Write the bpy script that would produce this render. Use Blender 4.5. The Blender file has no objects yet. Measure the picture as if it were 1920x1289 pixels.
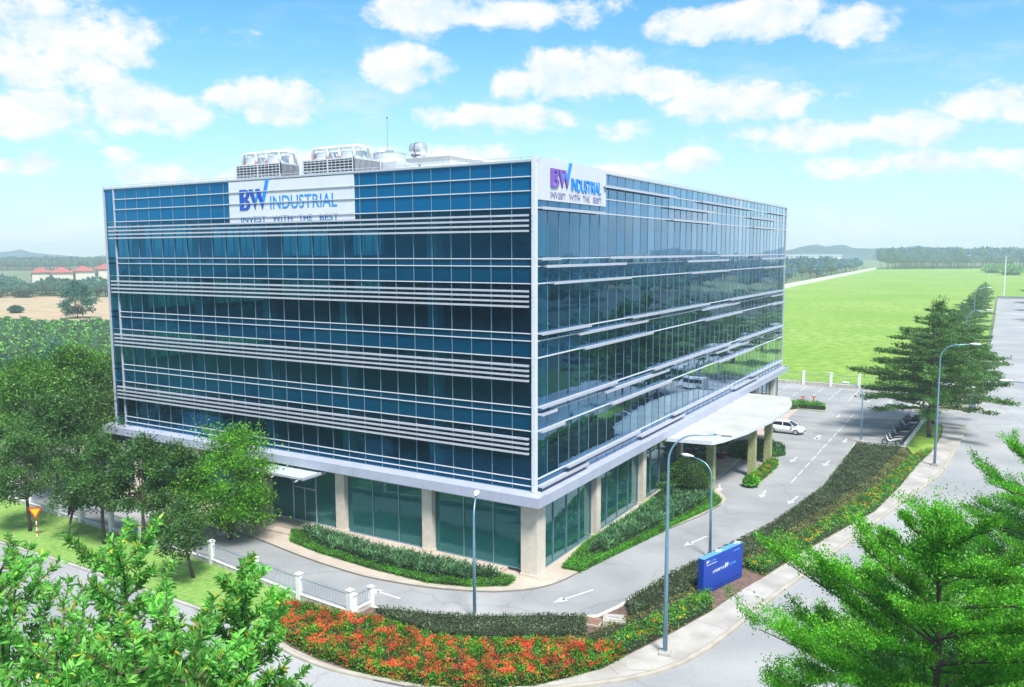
import bpy, math, random
import numpy as np
from mathutils import Vector, Matrix
from mathutils.geometry import tessellate_polygon
R = math.radians
rnd = random.Random(7)
rng = np.random.default_rng(11)
scene = bpy.context.scene
COL = scene.collection

# ------------------------------------------------------------------ camera
CX, CY, CZ = 25.568, -45.730, 21.445
YAW, PITCH, ROLL, FPX = R(30.705), R(-6.3244), R(0.1812), 1551.746
_r = Vector((math.cos(YAW), math.sin(YAW), 0)); _f0 = Vector((-math.sin(YAW), math.cos(YAW), 0)); _z = Vector((0, 0, 1))
_fw = _f0 * math.cos(PITCH) + _z * math.sin(PITCH); _up = -_f0 * math.sin(PITCH) + _z * math.cos(PITCH)
_rr = _r * math.cos(ROLL) - _up * math.sin(ROLL); _uu = _r * math.sin(ROLL) + _up * math.cos(ROLL)
cam = bpy.data.objects.new('camera', bpy.data.cameras.new('camera')); COL.objects.link(cam)
cam.data.sensor_width = 36; cam.data.lens = 36 * FPX / 1920; cam.data.clip_start = .5; cam.data.clip_end = 6000
M_ = Matrix((_rr, _uu, -_fw)).transposed().to_4x4(); M_.translation = Vector((CX, CY, CZ)); cam.matrix_world = M_
scene.camera = cam

def ray(px, py):
    return (_rr * (px - 960) + _uu * (644.5 - py) + _fw * FPX).normalized()
def G(px, py, z=0.0):                       # survey helper: a point of the plan at height z
    d = ray(px, py); t = (z - CZ) / d.z
    return (CX + d.x * t, CY + d.y * t)
def GP(pts, z=0.0): return [G(a, b, z) for a, b in pts]

# ------------------------------------------------------------------ light, sky, exposure
SUN_AZ, SUN_EL = R(128), R(58)              # azimuth clockwise from +y
SKY_STRENGTH = 0.15
w = bpy.data.worlds.new('World'); scene.world = w; w.use_nodes = True
nt = w.node_tree; N = nt.nodes; L = nt.links; N.clear()
def nd(t, **k):
    n = N.new(t)
    for a, b in k.items(): setattr(n, a, b)
    return n
sky = nd('ShaderNodeTexSky', sky_type='NISHITA'); sky.sun_disc = False
sky.sun_elevation = SUN_EL; sky.sun_rotation = SUN_AZ; sky.air_density = 1.0; sky.dust_density = 0.6; sky.ozone_density = 2.0
def mth(op, a, b=None, c=None, clamp=False):
    n = nd('ShaderNodeMath', operation=op); n.use_clamp = clamp
    for i, v in enumerate((a, b, c)):
        if v is None: continue
        if isinstance(v, (int, float)): n.inputs[i].default_value = v
        else: L.new(v, n.inputs[i])
    return n.outputs[0]
def vmth(op, a, b):
    n = nd('ShaderNodeVectorMath', operation=op)
    for i, v in enumerate((a, b)):
        if v is None: continue
        if isinstance(v, tuple): n.inputs[i].default_value = v
        else: L.new(v, n.inputs[i])
    return n.outputs['Value'] if op == 'LENGTH' else n.outputs[0]
tc = nd('ShaderNodeTexCoord'); sx = nd('ShaderNodeSeparateXYZ'); L.new(tc.outputs['Generated'], sx.inputs[0])
az = mth('ARCTAN2', sx.outputs[0], sx.outputs[1]); el = mth('ARCSINE', sx.outputs[2])
cb = nd('ShaderNodeCombineXYZ'); L.new(az, cb.inputs[0]); L.new(el, cb.inputs[1])
P = cb.outputs[0]
CLOUDS = [(90,55,150,85,1),(60,120,120,45,.9),(235,105,45,22,.8),(70,200,120,44,1),(265,190,100,46,1.1),(350,205,75,42,1),(430,180,55,28,.9),(520,195,75,48,.95),
 (70,305,48,24,.9),(15,308,32,18,.9),(228,288,26,11,.7),(330,328,120,26,.85),(840,18,190,40,1.1),(1010,12,200,34,.9),(725,122,80,44,1.15),(830,128,34,20,.5),
 (955,155,52,36,1),(1060,140,84,56,1.1),(1145,130,78,54,1.1),(1230,150,75,36,1),(930,215,200,32,.8),(1165,245,60,30,.75),(1320,42,110,34,1.1),(1430,25,130,48,1.15),
 (1600,38,100,38,1.1),(1400,183,150,44,1.1),(1560,245,220,32,.85),(1720,238,85,34,.85),(1840,185,78,34,1.15),(1915,202,60,24,1),(1290,300,100,28,.8),(620,300,180,30,.75),
 (1750,300,180,30,.72),(480,60,60,14,.2),(900,290,150,28,.7),(1100,320,120,24,.65)]
nz = nd('ShaderNodeTexNoise'); nz.inputs['Scale'].default_value = 13; nz.inputs['Detail'].default_value = 9; nz.inputs['Roughness'].default_value = .62
mp = vmth('MULTIPLY', P, (1.0, 1.5, 1)); L.new(mp, nz.inputs['Vector'])
nz2 = nd('ShaderNodeTexNoise'); nz2.inputs['Scale'].default_value = 13; nz2.inputs['Detail'].default_value = 9; nz2.inputs['Roughness'].default_value = .62
mp2 = vmth('ADD', mp, (-.010, .022, 0)); L.new(mp2, nz2.inputs['Vector'])
m = None
for (px, py, hw, hh, wt) in CLOUDS:
    d = ray(px, py); a0 = math.atan2(d.x, d.y); e0 = math.asin(d.z)
    s = vmth('SUBTRACT', P, (a0, e0 - hh * .15 / FPX, 0)); s = vmth('MULTIPLY', s, (FPX / hw, FPX / hh, 0))
    ln = vmth('LENGTH', s, None); v = mth('MULTIPLY_ADD', ln, -wt, wt)
    m = v if m is None else mth('MAXIMUM', m, v)
far = mth('GREATER_THAN', mth('ABSOLUTE', mth('ADD', az, .535)), .80)      # sky outside the picture: loose cloud cover
m = mth('MAXIMUM', m, mth('MULTIPLY_ADD', far, 1.15, -1.0))
dens = mth('ADD', m, mth('MULTIPLY_ADD', nz.outputs[0], 3.0, -1.50))
al = nd('ShaderNodeMapRange'); al.interpolation_type = 'SMOOTHSTEP'; L.new(dens, al.inputs[0])
al.inputs[1].default_value = -.05; al.inputs[2].default_value = .55
nv = nd('ShaderNodeTexNoise'); nv.inputs['Scale'].default_value = 6; nv.inputs['Detail'].default_value = 8; nv.inputs['Roughness'].default_value = .65; L.new(vmth('MULTIPLY', P, (1.0, 3.2, 1)), nv.inputs['Vector'])
vr = nd('ShaderNodeMapRange'); vr.interpolation_type = 'SMOOTHSTEP'; L.new(nv.outputs[0], vr.inputs[0]); vr.inputs[1].default_value = .47; vr.inputs[2].default_value = .72; vr.inputs[4].default_value = .38
er = nd('ShaderNodeMapRange'); L.new(el, er.inputs[0]); er.inputs[1].default_value = .16; er.inputs[2].default_value = .28; er.inputs[3].default_value = 1; er.inputs[4].default_value = .35
alpha = mth('MAXIMUM', mth('MULTIPLY', al.outputs[0], .93), mth('MULTIPLY', vr.outputs[0], er.outputs[0]))
lit = mth('MULTIPLY_ADD', mth('SUBTRACT', nz.outputs[0], nz2.outputs[0]), 3.6, .62, clamp=True)
ccol = nd('ShaderNodeMixRGB'); L.new(lit, ccol.inputs[0]); ccol.inputs[1].default_value = (.47, .58, .66, 1); ccol.inputs[2].default_value = (.70, .675, .68, 1)
sks = nd('ShaderNodeMixRGB', blend_type='MULTIPLY'); sks.inputs[0].default_value = 1; L.new(sky.outputs[0], sks.inputs[1]); sks.inputs[2].default_value = (SKY_STRENGTH * .44, SKY_STRENGTH * .80, SKY_STRENGTH * .86, 1)
hz = nd('ShaderNodeMapRange'); L.new(el, hz.inputs[0]); hz.inputs[1].default_value = .0; hz.inputs[2].default_value = .27; hz.inputs[3].default_value = 1; hz.inputs[4].default_value = 0
hzp = mth('POWER', hz.outputs[0], 1.5)
hm = nd('ShaderNodeMixRGB'); L.new(mth('MULTIPLY', hzp, .9), hm.inputs[0]); L.new(sks.outputs[0], hm.inputs[1]); hm.inputs[2].default_value = (.53, .60, .665, 1)
fin = nd('ShaderNodeMixRGB'); L.new(alpha, fin.inputs[0]); L.new(hm.outputs[0], fin.inputs[1]); L.new(ccol.outputs[0], fin.inputs[2])
bg = nd('ShaderNodeBackground'); L.new(fin.outputs[0], bg.inputs[0]); bg.inputs[1].default_value = 1.0
out = nd('ShaderNodeOutputWorld'); L.new(bg.outputs[0], out.inputs[0])

sun = bpy.data.objects.new('sun', bpy.data.lights.new('sun', 'SUN')); COL.objects.link(sun)
sun.data.energy = 4.3; sun.data.angle = R(13); sun.data.color = (1, .965, .90)
sd = Vector((math.sin(SUN_AZ) * math.cos(SUN_EL), math.cos(SUN_AZ) * math.cos(SUN_EL), math.sin(SUN_EL)))
sun.rotation_euler = sd.to_track_quat('Z', 'Y').to_euler()
scene.view_settings.view_transform = 'Standard'; scene.view_settings.look = 'None'
scene.view_settings.exposure = 0.66; scene.view_settings.gamma = 1
scene.cycles.max_bounces = 8; scene.cycles.transparent_max_bounces = 12; scene.cycles.volume_bounces = 3
scene.cycles.glossy_bounces = 3; scene.cycles.diffuse_bounces = 3; scene.cycles.caustics_reflective = False; scene.cycles.caustics_refractive = False
scene.cycles.volume_step_rate = 4

# ------------------------------------------------------------------ materials
MT = {}
def mat(name, col, rough=.7, metal=0., var=.12, scale=1.5, bump=0., bscale=20., col2=None, spec=.5, detail=5):
    if name in MT: return MT[name]
    m = bpy.data.materials.new(name); m.use_nodes = True; t = m.node_tree; n = t.nodes; l = t.links
    b = n['Principled BSDF']; b.inputs['Roughness'].default_value = rough; b.inputs['Metallic'].default_value = metal
    b.inputs['Specular IOR Level'].default_value = spec
    c = n.new('ShaderNodeTexCoord'); g = n.new('ShaderNodeNewGeometry')
    z = n.new('ShaderNodeTexNoise'); z.inputs['Scale'].default_value = scale; z.inputs['Detail'].default_value = detail; l.new(g.outputs['Position'], z.inputs['Vector'])
    mx = n.new('ShaderNodeMixRGB')
    rp = n.new('ShaderNodeMapRange'); rp.inputs[1].default_value = .34; rp.inputs[2].default_value = .66; l.new(z.outputs[0], rp.inputs[0]); l.new(rp.outputs[0], mx.inputs[0])
    c2 = col2 or tuple(x * (1 + var) for x in col); c1 = col if col2 else tuple(x * (1 - var) for x in col)
    mx.inputs[1].default_value = (*c1, 1); mx.inputs[2].default_value = (*c2, 1); l.new(mx.outputs[0], b.inputs['Base Color'])
    if bump:
        z2 = n.new('ShaderNodeTexNoise'); z2.inputs['Scale'].default_value = bscale; z2.inputs['Detail'].default_value = 4; l.new(g.outputs['Position'], z2.inputs['Vector'])
        bp = n.new('ShaderNodeBump'); bp.inputs['Strength'].default_value = bump; bp.inputs['Distance'].default_value = .05; l.new(z2.outputs[0], bp.inputs['Height']); l.new(bp.outputs[0], b.inputs['Normal'])
    MT[name] = m; return m

def ground_mat(name, c1, c2, c3, s1, s2, bump=.5, bscale=3., rough=.9, cracks=0):      # three colours, two scales of noise
    m = bpy.data.materials.new(name); m.use_nodes = True; t = m.node_tree; n = t.nodes; l = t.links
    b = n['Principled BSDF']; b.inputs['Roughness'].default_value = rough; b.inputs['Specular IOR Level'].default_value = .2
    g = n.new('ShaderNodeNewGeometry')
    def nz_(s, d=6):
        z = n.new('ShaderNodeTexNoise'); z.inputs['Scale'].default_value = s; z.inputs['Detail'].default_value = d; l.new(g.outputs['Position'], z.inputs['Vector'])
        r = n.new('ShaderNodeMapRange'); r.inputs[1].default_value = .38; r.inputs[2].default_value = .62; l.new(z.outputs[0], r.inputs[0]); return r.outputs[0]
    a = n.new('ShaderNodeMixRGB'); l.new(nz_(s1), a.inputs[0]); a.inputs[1].default_value = (*c1, 1); a.inputs[2].default_value = (*c2, 1)
    q = n.new('ShaderNodeMixRGB'); l.new(nz_(s2, 8), q.inputs[0]); l.new(a.outputs[0], q.inputs[1]); q.inputs[2].default_value = (*c3, 1)
    last = q.outputs[0]
    if cracks:
        zw = n.new('ShaderNodeTexNoise'); zw.inputs['Scale'].default_value = .5; zw.inputs['Detail'].default_value = 5; l.new(g.outputs['Position'], zw.inputs['Vector'])
        wv = n.new('ShaderNodeVectorMath'); wv.operation = 'MULTIPLY_ADD'; l.new(zw.outputs['Color'], wv.inputs[0]); wv.inputs[1].default_value = (2.2, 2.2, 0); l.new(g.outputs['Position'], wv.inputs[2])
        vo = n.new('ShaderNodeTexVoronoi'); vo.feature = 'DISTANCE_TO_EDGE'; vo.inputs['Scale'].default_value = cracks; l.new(wv.outputs[0], vo.inputs['Vector'])
        mr = n.new('ShaderNodeMapRange'); mr.inputs[1].default_value = .0; mr.inputs[2].default_value = .012; mr.inputs[3].default_value = .86; mr.inputs[4].default_value = 1; l.new(vo.outputs['Distance'], mr.inputs[0])
        sp = n.new('ShaderNodeTexNoise'); sp.inputs['Scale'].default_value = 9; sp.inputs['Detail'].default_value = 3; l.new(g.outputs['Position'], sp.inputs['Vector'])
        s2_ = n.new('ShaderNodeMapRange'); s2_.inputs[1].default_value = .3; s2_.inputs[2].default_value = .7; s2_.inputs[3].default_value = .9; s2_.inputs[4].default_value = 1.08; l.new(sp.outputs[0], s2_.inputs[0])
        mm = n.new('ShaderNodeMath'); mm.operation = 'MULTIPLY'; l.new(mr.outputs[0], mm.inputs[0]); l.new(s2_.outputs[0], mm.inputs[1])
        mq = n.new('ShaderNodeMixRGB'); mq.blend_type = 'MULTIPLY'; mq.inputs[0].default_value = 1; l.new(last, mq.inputs[1]); l.new(mm.outputs[0], mq.inputs[2]); last = mq.outputs[0]
    l.new(last, b.inputs['Base Color'])
    z = n.new('ShaderNodeTexNoise'); z.inputs['Scale'].default_value = bscale; z.inputs['Detail'].default_value = 6; l.new(g.outputs['Position'], z.inputs['Vector'])
    bp = n.new('ShaderNodeBump'); bp.inputs['Strength'].default_value = bump; bp.inputs['Distance'].default_value = .3; l.new(z.outputs[0], bp.inputs['Height']); l.new(bp.outputs[0], b.inputs['Normal'])
    MT[name] = m; return m

def leaf_mat(name, c1, c2, trans=.35, c3=None):
    m = bpy.data.materials.new(name); m.use_nodes = True; t = m.node_tree; n = t.nodes; l = t.links; n.clear()
    g = n.new('ShaderNodeNewGeometry'); r = n.new('ShaderNodeValToRGB'); l.new(g.outputs['Random Per Island'], r.inputs[0])
    r.color_ramp.elements[0].color = (*c1, 1); r.color_ramp.elements[1].color = (*c2, 1)
    if c3:
        e = r.color_ramp.elements.new(.93); e.color = (*c2, 1); r.color_ramp.elements[2].position = .97; r.color_ramp.elements[2].color = (*c3, 1)
    z = n.new('ShaderNodeTexNoise'); z.inputs['Scale'].default_value = .9; z.inputs['Detail'].default_value = 3; l.new(g.outputs['Position'], z.inputs['Vector'])
    rp = n.new('ShaderNodeMapRange'); rp.inputs[1].default_value = .35; rp.inputs[2].default_value = .65; rp.inputs[3].default_value = .58; rp.inputs[4].default_value = 1.32; l.new(z.outputs[0], rp.inputs[0])
    mu = n.new('ShaderNodeMixRGB'); mu.blend_type = 'MULTIPLY'; mu.inputs[0].default_value = 1; l.new(r.outputs[0], mu.inputs[1]); l.new(rp.outputs[0], mu.inputs[2])
    d = n.new('ShaderNodeBsdfPrincipled'); d.inputs['Roughness'].default_value = .45; d.inputs['Specular IOR Level'].default_value = .35; l.new(mu.outputs[0], d.inputs['Base Color'])
    tr = n.new('ShaderNodeBsdfTranslucent'); l.new(mu.outputs[0], tr.inputs[0])
    mx = n.new('ShaderNodeMixShader'); mx.inputs[0].default_value = trans; l.new(d.outputs[0], mx.inputs[1]); l.new(tr.outputs[0], mx.inputs[2])
    o = n.new('ShaderNodeOutputMaterial'); l.new(mx.outputs[0], o.inputs[0]); MT[name] = m; return m

def glass_mat(name, tint, ior=1.9, gloss=(.07, .45, .86), wob=.006, body=(.0005, .058, .14), bfac=.18):
    m = bpy.data.materials.new(name); m.use_nodes = True; t = m.node_tree; n = t.nodes; l = t.links; n.clear()
    g = n.new('ShaderNodeNewGeometry'); z = n.new('ShaderNodeTexNoise'); z.inputs['Scale'].default_value = .55; z.inputs['Detail'].default_value = 2; l.new(g.outputs['Position'], z.inputs['Vector'])
    bp = n.new('ShaderNodeBump'); bp.inputs['Strength'].default_value = 1; bp.inputs['Distance'].default_value = wob; l.new(z.outputs[0], bp.inputs['Height'])
    tr = n.new('ShaderNodeBsdfTransparent'); tr.inputs[0].default_value = (*tint, 1)
    gl = n.new('ShaderNodeBsdfGlossy'); gl.inputs['Roughness'].default_value = .01; gl.inputs[0].default_value = (*gloss, 1); l.new(bp.outputs[0], gl.inputs['Normal'])
    fr = n.new('ShaderNodeMath'); fr.operation = 'MULTIPLY_ADD'; fr.inputs[1].default_value = 1.9*(ior-1.2)/.7; fr.inputs[2].default_value = .05; f2 = n.new('ShaderNodeMath'); f2.operation = 'POWER'; f2.inputs[1].default_value = 2.6; fr.use_clamp = True
    lw = n.new('ShaderNodeLayerWeight'); lw.inputs[0].default_value = .5; gm = n.new('ShaderNodeMixRGB'); gr = n.new('ShaderNodeMapRange'); gr.inputs[1].default_value = .42; gr.inputs[2].default_value = .80
    l.new(lw.outputs['Facing'], gr.inputs[0]); l.new(lw.outputs['Facing'], f2.inputs[0]); l.new(f2.outputs[0], fr.inputs[0]); l.new(gr.outputs[0], gm.inputs[0]); gm.inputs[1].default_value = (*gloss, 1); pr_ = n.new('ShaderNodeMapRange'); l.new(g.outputs['Random Per Island'], pr_.inputs[0]); pr_.inputs[3].default_value = .78; pr_.inputs[4].default_value = 1.0; pm_ = n.new('ShaderNodeMixRGB'); pm_.blend_type = 'MULTIPLY'; pm_.inputs[0].default_value = 1; l.new(gm.outputs[0], pm_.inputs[1]); l.new(pr_.outputs[0], pm_.inputs[2]); gm.inputs[2].default_value = (.78, .88, 1, 1); l.new(pm_.outputs[0], gl.inputs[0])
    df = n.new('ShaderNodeBsdfDiffuse'); df.inputs[0].default_value = (*body, 1)
    bm_ = n.new('ShaderNodeMixShader'); bm_.inputs[0].default_value = bfac; l.new(tr.outputs[0], bm_.inputs[1]); l.new(df.outputs[0], bm_.inputs[2])
    mx = n.new('ShaderNodeMixShader'); l.new(fr.outputs[0], mx.inputs[0]); l.new(bm_.outputs[0], mx.inputs[1]); l.new(gl.outputs[0], mx.inputs[2])
    o = n.new('ShaderNodeOutputMaterial'); l.new(mx.outputs[0], o.inputs[0]); MT[name] = m; return m

glass = glass_mat('curtain_glass', (.12, .44, .56), 1.9)
glass_g = glass_mat('shop_glass', (.50, .80, .78), 1.7, gloss=(.45, .80, .85), body=(.05, .26, .27), bfac=.32)
glass_clear = glass_mat('clear_glass', (.7, .8, .8), 1.5)
span = glass_mat('spandrel_glass', (0, 0, 0), 1.9, body=(.0005, .046, .105), bfac=1)
span_top = glass_mat('parapet_glass', (0, 0, 0), 1.9, body=(.0008, .092, .23), bfac=1)
alu = mat('white_aluminium', (.52, .54, .62), .35, .2, .05, 3)
alu_w = mat('white_bar', (.64, .66, .72), .35, 0, .04, 3)
mullion = mat('mullion_metal', (.20, .34, .44), .35, .5, .05)
ledge_m = mat('ledge_panel', (.42, .45, .57), .4, .1, .06, .8)
lintel_m = mat('lintel_panel', (.28, .32, .38), .45, .1, .05)
stone = mat('cream_stone', (.62, .55, .47), .6, 0, .07, 2, bump=.1)
joint_m = mat('dark_joint', (.25, .22, .2), .8)
slab_m = mat('interior_concrete', (.35, .36, .36), .8)
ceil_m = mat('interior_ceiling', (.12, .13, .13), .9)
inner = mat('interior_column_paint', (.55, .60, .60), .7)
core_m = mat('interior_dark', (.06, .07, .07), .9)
roof_m = mat('roof_concrete', (.45, .44, .42), .9)
white = mat('white_paint', (.80, .80, .80), .5, 0, .04)
steel = mat('pole_steel', (.24, .42, .58), .4, .5, .08, 4)
lampw = mat('lamp_housing', (.78, .80, .84), .4)
paint = mat('road_paint', (.66, .66, .66), .7, 0, 0, 3, col2=(.46, .46, .47))
conc = mat('pavement_concrete', (.33, .305, .285), .85, 0, 0, .5, bump=.2, bscale=12, col2=(.47, .445, .42), detail=9)
kerb_m = mat('kerb_stone', (.42, .38, .32), .85, 0, .12, 1.2, bump=.2)
kerbw = mat('white_kerb', (.76, .74, .70), .8, 0, .12, 2)
walk_m = mat('walkway_tile', (.48, .40, .34), .7, 0, .08, .8, bump=.1)
bark = mat('bark', (.10, .075, .06), .9, 0, .3, 6, bump=.8, bscale=14)
bark2 = mat('pale_bark', (.20, .17, .14), .9, 0, .3, 6, bump=.6)
soil = mat('soil', (.16, .10, .08), .95, 0, .35, 4, bump=.8, bscale=18)
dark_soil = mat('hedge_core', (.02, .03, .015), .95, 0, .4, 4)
dark = mat('black_plastic', (.02, .02, .022), .5)
L_red = leaf_mat('leaf_ixora', (0.05, 0.22, 0.01), (0.17, 0.42, 0.02))
L_dark = leaf_mat('leaf_dark_hedge', (0.045, 0.075, 0.032), (0.14, 0.19, 0.085), .2)
L_olive = leaf_mat('leaf_olive', (0.13, 0.18, 0.04), (0.34, 0.32, 0.11), .3)
L_green = leaf_mat('leaf_green', (0.06, 0.24, 0.02), (0.17, 0.52, 0.05), .35)
L_box = leaf_mat('leaf_clipped', (0.04, 0.22, 0.012), (0.15, 0.52, 0.02), .3)
L_strap = leaf_mat('leaf_strap', (0.018, 0.085, 0.03), (0.17, 0.36, 0.15), .25)
L_tree = leaf_mat('leaf_tree', (0.028, 0.095, 0.020), (0.11, 0.25, 0.050), .3)
L_tree2 = leaf_mat('leaf_tree_bright', (0.045, 0.18, 0.012), (0.19, 0.50, 0.03), .35)
L_hazeblue = leaf_mat('leaf_haze_blue', (0.010, 0.085, 0.17), (0.03, 0.19, 0.34), .2)  # leaf colour of the far woods with the blue of distance haze painted in
L_tree3 = leaf_mat('leaf_tree_mixed', (.028, .105, .014), (.15, .36, .03), .3)
L_aca = leaf_mat('leaf_acacia', (0.09, 0.34, 0.05), (0.29, 0.72, 0.13), .45, (.65, .50, .05))
L_ter = leaf_mat('leaf_terminalia', (0.050, 0.27, 0.014), (0.23, 0.64, 0.045), .4)
L_ter2 = leaf_mat('leaf_terminalia_dark', (0.050, 0.14, 0.035), (0.16, 0.34, 0.06), .35)
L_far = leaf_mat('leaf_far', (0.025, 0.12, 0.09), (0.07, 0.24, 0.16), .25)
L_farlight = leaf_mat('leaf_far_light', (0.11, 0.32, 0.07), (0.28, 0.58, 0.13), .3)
F_red = leaf_mat('petal_red', (.88, .05, .03), (.95, .17, .08), .25)
F_yel = leaf_mat('petal_yellow', (.80, .45, .02), (.85, .62, .05), .3)
F_org = leaf_mat('petal_orange', (.75, .16, .01), (.85, .30, .03), .3)

# ------------------------------------------------------------------ object helpers
def tagit(o, label=None, cat=None, group=None, kind=None):
    if label: o['label'] = label
    if cat: o['category'] = cat
    if group: o['group'] = group
    if kind: o['kind'] = kind
    return o
def thing(name, label, cat, loc=(0, 0, 0), rz=0, group=None):
    o = bpy.data.objects.new(name, None); COL.objects.link(o); o.location = loc; o.rotation_euler = (0, 0, rz); o.empty_display_size = .2
    return tagit(o, label, cat, group)
def link(name, me, parent=None):
    o = bpy.data.objects.new(name, me); COL.objects.link(o)
    if parent: o.parent = parent
    return o
def copy_tree(o, parent=None):
    c = o.copy(); COL.objects.link(c)
    if parent: c.parent = parent
    for ch in [x for x in o.children]: copy_tree(ch, c)
    return c

class MB:
    def __init__(s): s.v = []; s.f = []; s.mi = []; s.cur = 0
    def add(s, vs, fs):
        k = len(s.v); s.v += [tuple(v) for v in vs]; s.f += [tuple(i + k for i in f) for f in fs]; s.mi += [s.cur] * len(fs); return s
    def box(s, x0, x1, y0, y1, z0, z1):
        return s.add([(x0,y0,z0),(x1,y0,z0),(x1,y1,z0),(x0,y1,z0),(x0,y0,z1),(x1,y0,z1),(x1,y1,z1),(x0,y1,z1)],
                     [(3,2,1,0),(4,5,6,7),(0,1,5,4),(1,2,6,5),(2,3,7,6),(3,0,4,7)])
    def bar(s, p, q, wd, ht, up=(0, 0, 1)):
        p = Vector(p); q = Vector(q); d = (q - p).normalized(); u = Vector(up); r = d.cross(u)
        if r.length < 1e-4: r = d.cross(Vector((1, 0, 0)))
        r.normalize(); u = r.cross(d); r = r * wd / 2; u = u * ht / 2
        return s.add([p-r-u, p+r-u, p+r+u, p-r+u, q-r-u, q+r-u, q+r+u, q-r+u], [(0,1,2,3),(7,6,5,4),(0,4,5,1),(1,5,6,2),(2,6,7,3),(3,7,4,0)])
    def tube(s, pts, rad, n=8, cap=True):
        pts = [Vector(p) for p in pts]; rad = rad if hasattr(rad, '__len__') else [rad] * len(pts)
        vs = []; prev = None
        for i, p in enumerate(pts):
            d = (pts[min(i+1, len(pts)-1)] - pts[max(i-1, 0)]).normalized()
            if prev is None: a = d.cross(Vector((.3, .1, 1)) if abs(d.z) < .9 else Vector((1, 0, 0))).normalized()
            else: a = (prev - d * prev.dot(d)).normalized()
            prev = a; b = d.cross(a)
            vs += [p + (a * math.cos(2*math.pi*k/n) + b * math.sin(2*math.pi*k/n)) * rad[i] for k in range(n)]
        fs = [(i*n+k, i*n+(k+1) % n, (i+1)*n+(k+1) % n, (i+1)*n+k) for i in range(len(pts)-1) for k in range(n)]
        if cap: fs += [tuple(range(n-1, -1, -1)), tuple((len(pts)-1)*n+k for k in range(n))]
        return s.add(vs, fs)
    def lathe(s, c, prof, n=16, axis='z'):
        vs = []
        for (r, h) in prof:
            for k in range(n):
                a = 2*math.pi*k/n; x, y = r*math.cos(a), r*math.sin(a)
                vs.append({'z': (c[0]+x, c[1]+y, c[2]+h), 'x': (c[0]+h, c[1]+x, c[2]+y), 'y': (c[0]+x, c[1]+h, c[2]+y)}[axis])
        m_ = len(prof); fs = [(i*n+k, i*n+(k+1) % n, (i+1)*n+(k+1) % n, (i+1)*n+k) for i in range(m_-1) for k in range(n)]
        fs += [tuple(range(n-1, -1, -1)), tuple((m_-1)*n+k for k in range(n))]
        return s.add(vs, fs)
    def prism(s, poly, z0, z1, bottom=False):
        n = len(poly); ar = sum(poly[i][0]*poly[(i+1) % n][1]-poly[(i+1) % n][0]*poly[i][1] for i in range(n))
        if ar < 0: poly = poly[::-1]
        tris = tessellate_polygon([[Vector((p[0], p[1], 0)) for p in poly]])
        def up3(t):
            a, b, c = [poly[i] for i in t]
            return t if (b[0]-a[0])*(c[1]-a[1])-(b[1]-a[1])*(c[0]-a[0]) > 0 else (t[0], t[2], t[1])
        tris = [up3(t) for t in tris]
        if z0 is None: return s.add([(x, y, z1) for x, y in poly], tris)
        fs = [tuple(i+n for i in t) for t in tris] + [(i, (i+1) % n, n+(i+1) % n, n+i) for i in range(n)]
        if bottom: fs += [t[::-1] for t in tris]
        return s.add([(x, y, z0) for x, y in poly] + [(x, y, z1) for x, y in poly], fs)
    def build(s, name, mats, parent=None, smooth=False, off=None):
        me = bpy.data.meshes.new(name); me.from_pydata(s.v, [], s.f)
        for m_ in (mats if isinstance(mats, (list, tuple)) else [mats]): me.materials.append(m_)
        if any(s.mi): me.polygons.foreach_set('material_index', s.mi)
        if smooth: me.polygons.foreach_set('use_smooth', [True]*len(s.f))
        me.update(); o = link(name, me, parent)
        if off: o.location = off
        return o

def strip(mb, pts, wd, z, z0=None, side=0):          # ribbon of width wd along pts (side 1: to the left only)
    pts = [Vector((p[0], p[1])) for p in pts]; a = []; b = []
    for i, p in enumerate(pts):
        d = (pts[min(i+1, len(pts)-1)] - pts[max(i-1, 0)]).normalized(); nn = Vector((-d.y, d.x))
        if side == 0: a.append(p + nn*wd/2); b.append(p - nn*wd/2)
        else: a.append(p + nn*wd*side); b.append(p)
    if side < 0: a, b = b, a
    n = len(pts)
    if z0 is None:
        mb.add([(q.x, q.y, z) for q in a] + [(q.x, q.y, z) for q in b], [(i, n+i, n+i+1, i+1) for i in range(n-1)])
    else:
        vs = [(q.x, q.y, z) for q in a] + [(q.x, q.y, z) for q in b] + [(q.x, q.y, z0) for q in a] + [(q.x, q.y, z0) for q in b]
        fs = [(i, n+i, n+i+1, i+1) for i in range(n-1)] + [(2*n+i, i, i+1, 2*n+i+1) for i in range(n-1)] + [(n+i, 3*n+i, 3*n+i+1, n+i+1) for i in range(n-1)]
        fs += [(0, 2*n, 3*n, n), (n-1, 2*n-1, 4*n-1, 3*n-1)]
        mb.add(vs, fs)
    return mb
def smooth_line(pts, k=4):                            # Catmull-Rom
    pts = [np.array(p, float) for p in pts]; P_ = [2*pts[0]-pts[1]] + pts + [2*pts[-1]-pts[-2]]; o = []
    for i in range(1, len(P_)-2):
        for j in range(k):
            t = j/k; a, b, c, d = P_[i-1:i+3]
            o.append(tuple(.5*((2*b)+(-a+c)*t+(2*a-5*b+4*c-d)*t*t+(-a+3*b-3*c+d)*t**3)))
    o.append(tuple(pts[-1])); return o

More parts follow.
